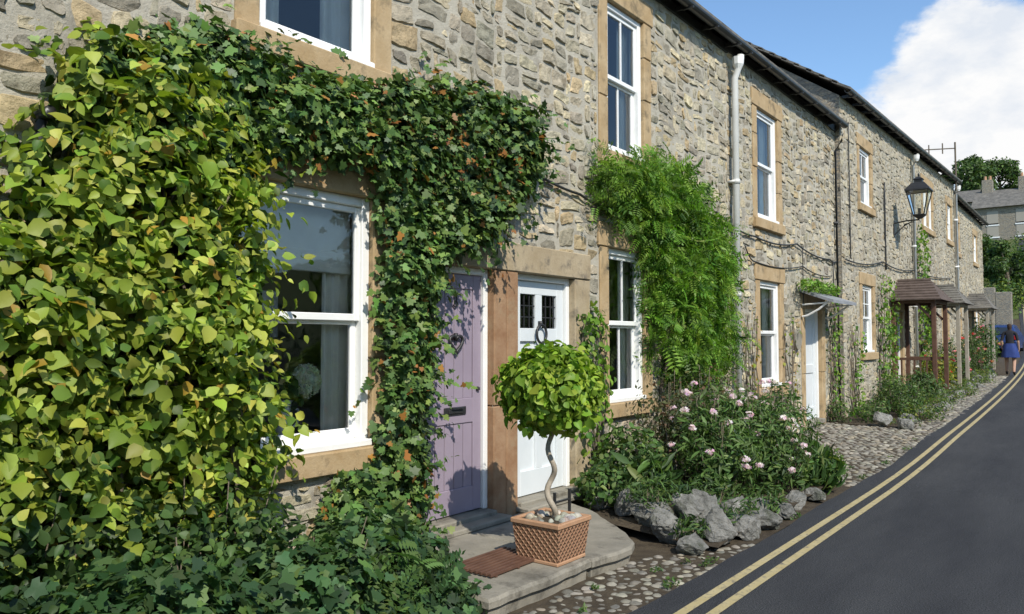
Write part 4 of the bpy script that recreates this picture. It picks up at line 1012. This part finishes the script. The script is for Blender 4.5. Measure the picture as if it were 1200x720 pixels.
m=MB(); [m.box(cxx+s*.72-.1,cxx+s*.72+.1,cyy-2.08,cyy-1.98,cg+.72,cg+.92,.01) for s in (-1,1)]; m.build('tail_lamps',M_red,car)
MB().box(cxx-.26,cxx+.26,cyy-2.09,cyy-2.03,cg+.5,cg+.61).build('number_plate',mk('plate_yellow',(.6,.45,.03),None),car)

# ------------------------------------------------------------ person (walking away)
PX,PY2=1.47,30.2
def person(x,y,par):
    g=G(y)
    J={'pel':(0,0,.93,.125,.10),'wa':(0,.01,1.08,.12,.09),'ch':(0,.02,1.28,.145,.105),'nk0':(0,.02,1.44,.075,.07),'nk':(0,.025,1.50,.05,.05),
       'hd0':(0,.03,1.57,.07,.08),'hd':(0,.035,1.65,.082,.095),'hd1':(0,.03,1.72,.06,.07),
       'sl':(-.17,.02,1.40,.06,.06),'el':(-.23,-.03,1.13,.042,.042),'wl':(-.22,.08,.90,.03,.03),'ml':(-.21,.12,.83,.035,.02),
       'sr':(.17,.02,1.40,.06,.06),'er':(.23,-.02,1.13,.042,.042),'wr':(.24,.06,.90,.03,.03),'mr':(.24,.09,.83,.035,.02),
       'hl':(-.10,0,.88,.095,.10),'kl':(-.11,.12,.50,.06,.06),'al':(-.11,.10,.10,.04,.042),'tl':(-.12,.27,.045,.04,.035),
       'hr':(.10,0,.88,.095,.10),'kr':(.11,.0,.49,.06,.06),'ar':(.11,-.2,.13,.04,.042),'tr':(.12,-.07,.035,.04,.03)}
    E=[('pel','wa'),('wa','ch'),('ch','nk0'),('nk0','nk'),('nk','hd0'),('hd0','hd'),('hd','hd1'),('nk0','sl'),('sl','el'),('el','wl'),('wl','ml'),('nk0','sr'),('sr','er'),('er','wr'),('wr','mr'),('pel','hl'),('hl','kl'),('kl','al'),('al','tl'),('pel','hr'),('hr','kr'),('kr','ar'),('ar','tr')]
    names=list(J); me=bpy.data.meshes.new('body'); me.from_pydata([J[k][:3] for k in names],[(names.index(a),names.index(b)) for a,b in E],[])
    o=bpy.data.objects.new('tmp',me); link(o)
    mo=o.modifiers.new('s','SKIN'); sv=me.skin_vertices[0].data
    for i,k in enumerate(names): sv[i].radius=J[k][3:5]; sv[i].use_root=(k=='pel')
    o.modifiers.new('u','SUBSURF').levels=2
    dg=bpy.context.evaluated_depsgraph_get(); nm=bpy.data.meshes.new_from_object(o.evaluated_get(dg)); bpy.data.objects.remove(o)
    mats=[mk('skin',(.45,.28,.2)),mk('black_top',(.02,.02,.025)),mk('blue_shorts',(.02,.04,.14)),mk('shoes',(.03,.03,.03)),mk('hair',(.05,.03,.02))]
    for q in mats: nm.materials.append(q)
    for p in nm.polygons:
        c=p.center; p.use_smooth=True
        if c.z>1.5: p.material_index=4 if (c.y<.05 or c.z>1.68) else 0
        elif abs(c.x)>.185 and c.z<1.15: p.material_index=0
        elif c.z>1.02: p.material_index=1
        elif c.z>.58: p.material_index=2
        elif c.z<.13: p.material_index=3
        else: p.material_index=0
    b=bpy.data.objects.new('body',nm); link(b,par); b.location=(x,y,g)
    # five fingers and thumb on each hand
    m=MB()
    for hx_,hy_,sd in ((-.21,.12,-1),(.24,.09,1)):
        for q in range(4):
            yy=hy_-.03+.02*q; l=(.075,.085,.08,.06)[q]
            m.tube([(x+hx_,y+yy,g+.84),(x+hx_-sd*.004,y+yy+.004,g+.84-l*.6),(x+hx_-sd*.018,y+yy+.008,g+.84-l)],[.009,.008,.006],6)
        m.tube([(x+hx_,y+hy_+.03,g+.87),(x+hx_-sd*.02,y+hy_+.055,g+.84),(x+hx_-sd*.025,y+hy_+.06,g+.81)],[.010,.009,.007],6)
    m.build('fingers',mats[0],par,True)
pe=empty('person'); person(PX,PY2,pe)
m=MB(); x,y,g=PX,PY2,G(PY2)
v=[];k=20
for r,z,o in ((.15,1.06,0),(.19,.95,1),(.22,.78,1),(.25,.6,1)):
    for j in range(k):
        a=6.283*j/k; rr=r*(1+.08*math.sin(a*5)*o); v.append((x+rr*math.cos(a)*1.05,y+rr*math.sin(a)*.9+.02,g+z))
m.raw(v,[(i*k+j,i*k+(j+1)%k,(i+1)*k+(j+1)%k,(i+1)*k+j) for i in range(3) for j in range(k)])
m.build('blue_skirt',mk('blue_cloth',(.02,.04,.16),(.03,.055,.2),6,.8),pe,True)

# ------------------------------------------------------------ light & sky
ts=Vector((.74,-.40,.78)).normalized()
el=math.asin(ts.z); rot=math.atan2(ts.x,ts.y)
sd=bpy.data.lights.new('sun','SUN'); sd.energy=5.0; sd.angle=math.radians(.5); sd.color=(1,.94,.83)
so=bpy.data.objects.new('sun',sd); link(so); so.rotation_euler=ts.to_track_quat('Z','Y').to_euler()
w=bpy.data.worlds.new('World'); S.world=w; w.use_nodes=True; nt=w.node_tree; N=nt.nodes; L=nt.links
bg=N['Background']; bg.inputs[1].default_value=.13
sk=N.new('ShaderNodeTexSky'); sk.sky_type='NISHITA'; sk.sun_disc=False; sk.sun_elevation=el; sk.sun_rotation=rot; sk.ozone_density=1.5; sk.dust_density=.5; sk.air_density=1.1
tc=N.new('ShaderNodeTexCoord')
D=tc.outputs['Generated']
def noise(scale,det,rough,vec):
    n=N.new('ShaderNodeTexNoise'); n.inputs['Scale'].default_value=scale; n.inputs['Detail'].default_value=det; n.inputs['Roughness'].default_value=rough; L.new(vec,n.inputs['Vector']); return n.outputs['Fac']
mpp=N.new('ShaderNodeMapping'); mpp.inputs['Scale'].default_value=(1,1,1.9); mpp.inputs['Location'].default_value=(.3,.1,.2); L.new(D,mpp.inputs[0])
n1=noise(6.5,10,.58,mpp.outputs[0])
def lobe(v,r0,r1,lo,hi):
    n=N.new('ShaderNodeVectorMath'); n.operation='DOT_PRODUCT'; L.new(D,n.inputs[0]); n.inputs[1].default_value=tuple(Vector(v).normalized())
    k=N.new('ShaderNodeMapRange'); k.inputs[1].default_value=math.cos(math.radians(r0)); k.inputs[2].default_value=math.cos(math.radians(r1)); k.inputs[3].default_value=lo; k.inputs[4].default_value=hi; L.new(n.outputs['Value'],k.inputs[0]); return k.outputs[0]
def fm(op,a,b):
    n=N.new('ShaderNodeMath'); n.operation=op
    for i,q in enumerate((a,b)):
        if isinstance(q,(int,float)): n.inputs[i].default_value=q
        else: L.new(q,n.inputs[i])
    return n.outputs[0]
m1=lobe((-.095,.95,.265),8.0,2,-.14,.32); m2=lobe((-.20,.945,.225),5,1,0,.16)
sumv=fm('ADD',n1,fm('ADD',m1,m2))
cr=N.new('ShaderNodeMapRange'); cr.interpolation_type='SMOOTHSTEP'; cr.inputs[1].default_value=.50; cr.inputs[2].default_value=.66; L.new(sumv,cr.inputs[0])
n2=noise(10,7,.6,mpp.outputs[0])
sh=N.new('ShaderNodeMapRange'); sh.inputs[1].default_value=.36; sh.inputs[2].default_value=.58; L.new(n2,sh.inputs[0])
cc=N.new('ShaderNodeMix'); cc.data_type='RGBA'; cc.inputs[6].default_value=(5.9,6.3,6.9,1); cc.inputs[7].default_value=(7.6,7.6,7.6,1); L.new(sh.outputs[0],cc.inputs[0])
sg=N.new('ShaderNodeMix'); sg.data_type='RGBA'; sg.blend_type='MULTIPLY'; sg.inputs[0].default_value=1; sg.inputs[7].default_value=(1.2,1.4,1.55,1); L.new(sk.outputs[0],sg.inputs[6])
mx=N.new('ShaderNodeMix'); mx.data_type='RGBA'; L.new(cr.outputs[0],mx.inputs[0]); L.new(sg.outputs[2],mx.inputs[6]); L.new(cc.outputs[2],mx.inputs[7]); L.new(mx.outputs[2],bg.inputs[0])

# ------------------------------------------------------------ camera
cam=bpy.data.cameras.new('camera'); co=bpy.data.objects.new('camera',cam); link(co); S.camera=co
cam.sensor_width=36; cam.lens=27; cam.clip_end=2000; cam.clip_start=.05
yaw=math.radians(37.9); pit=math.radians(2.5)
d=Vector((-math.sin(yaw)*math.cos(pit),math.cos(yaw)*math.cos(pit),math.sin(pit)))
co.location=(4.1,0,1.6); co.rotation_euler=d.to_track_quat('-Z','Y').to_euler()
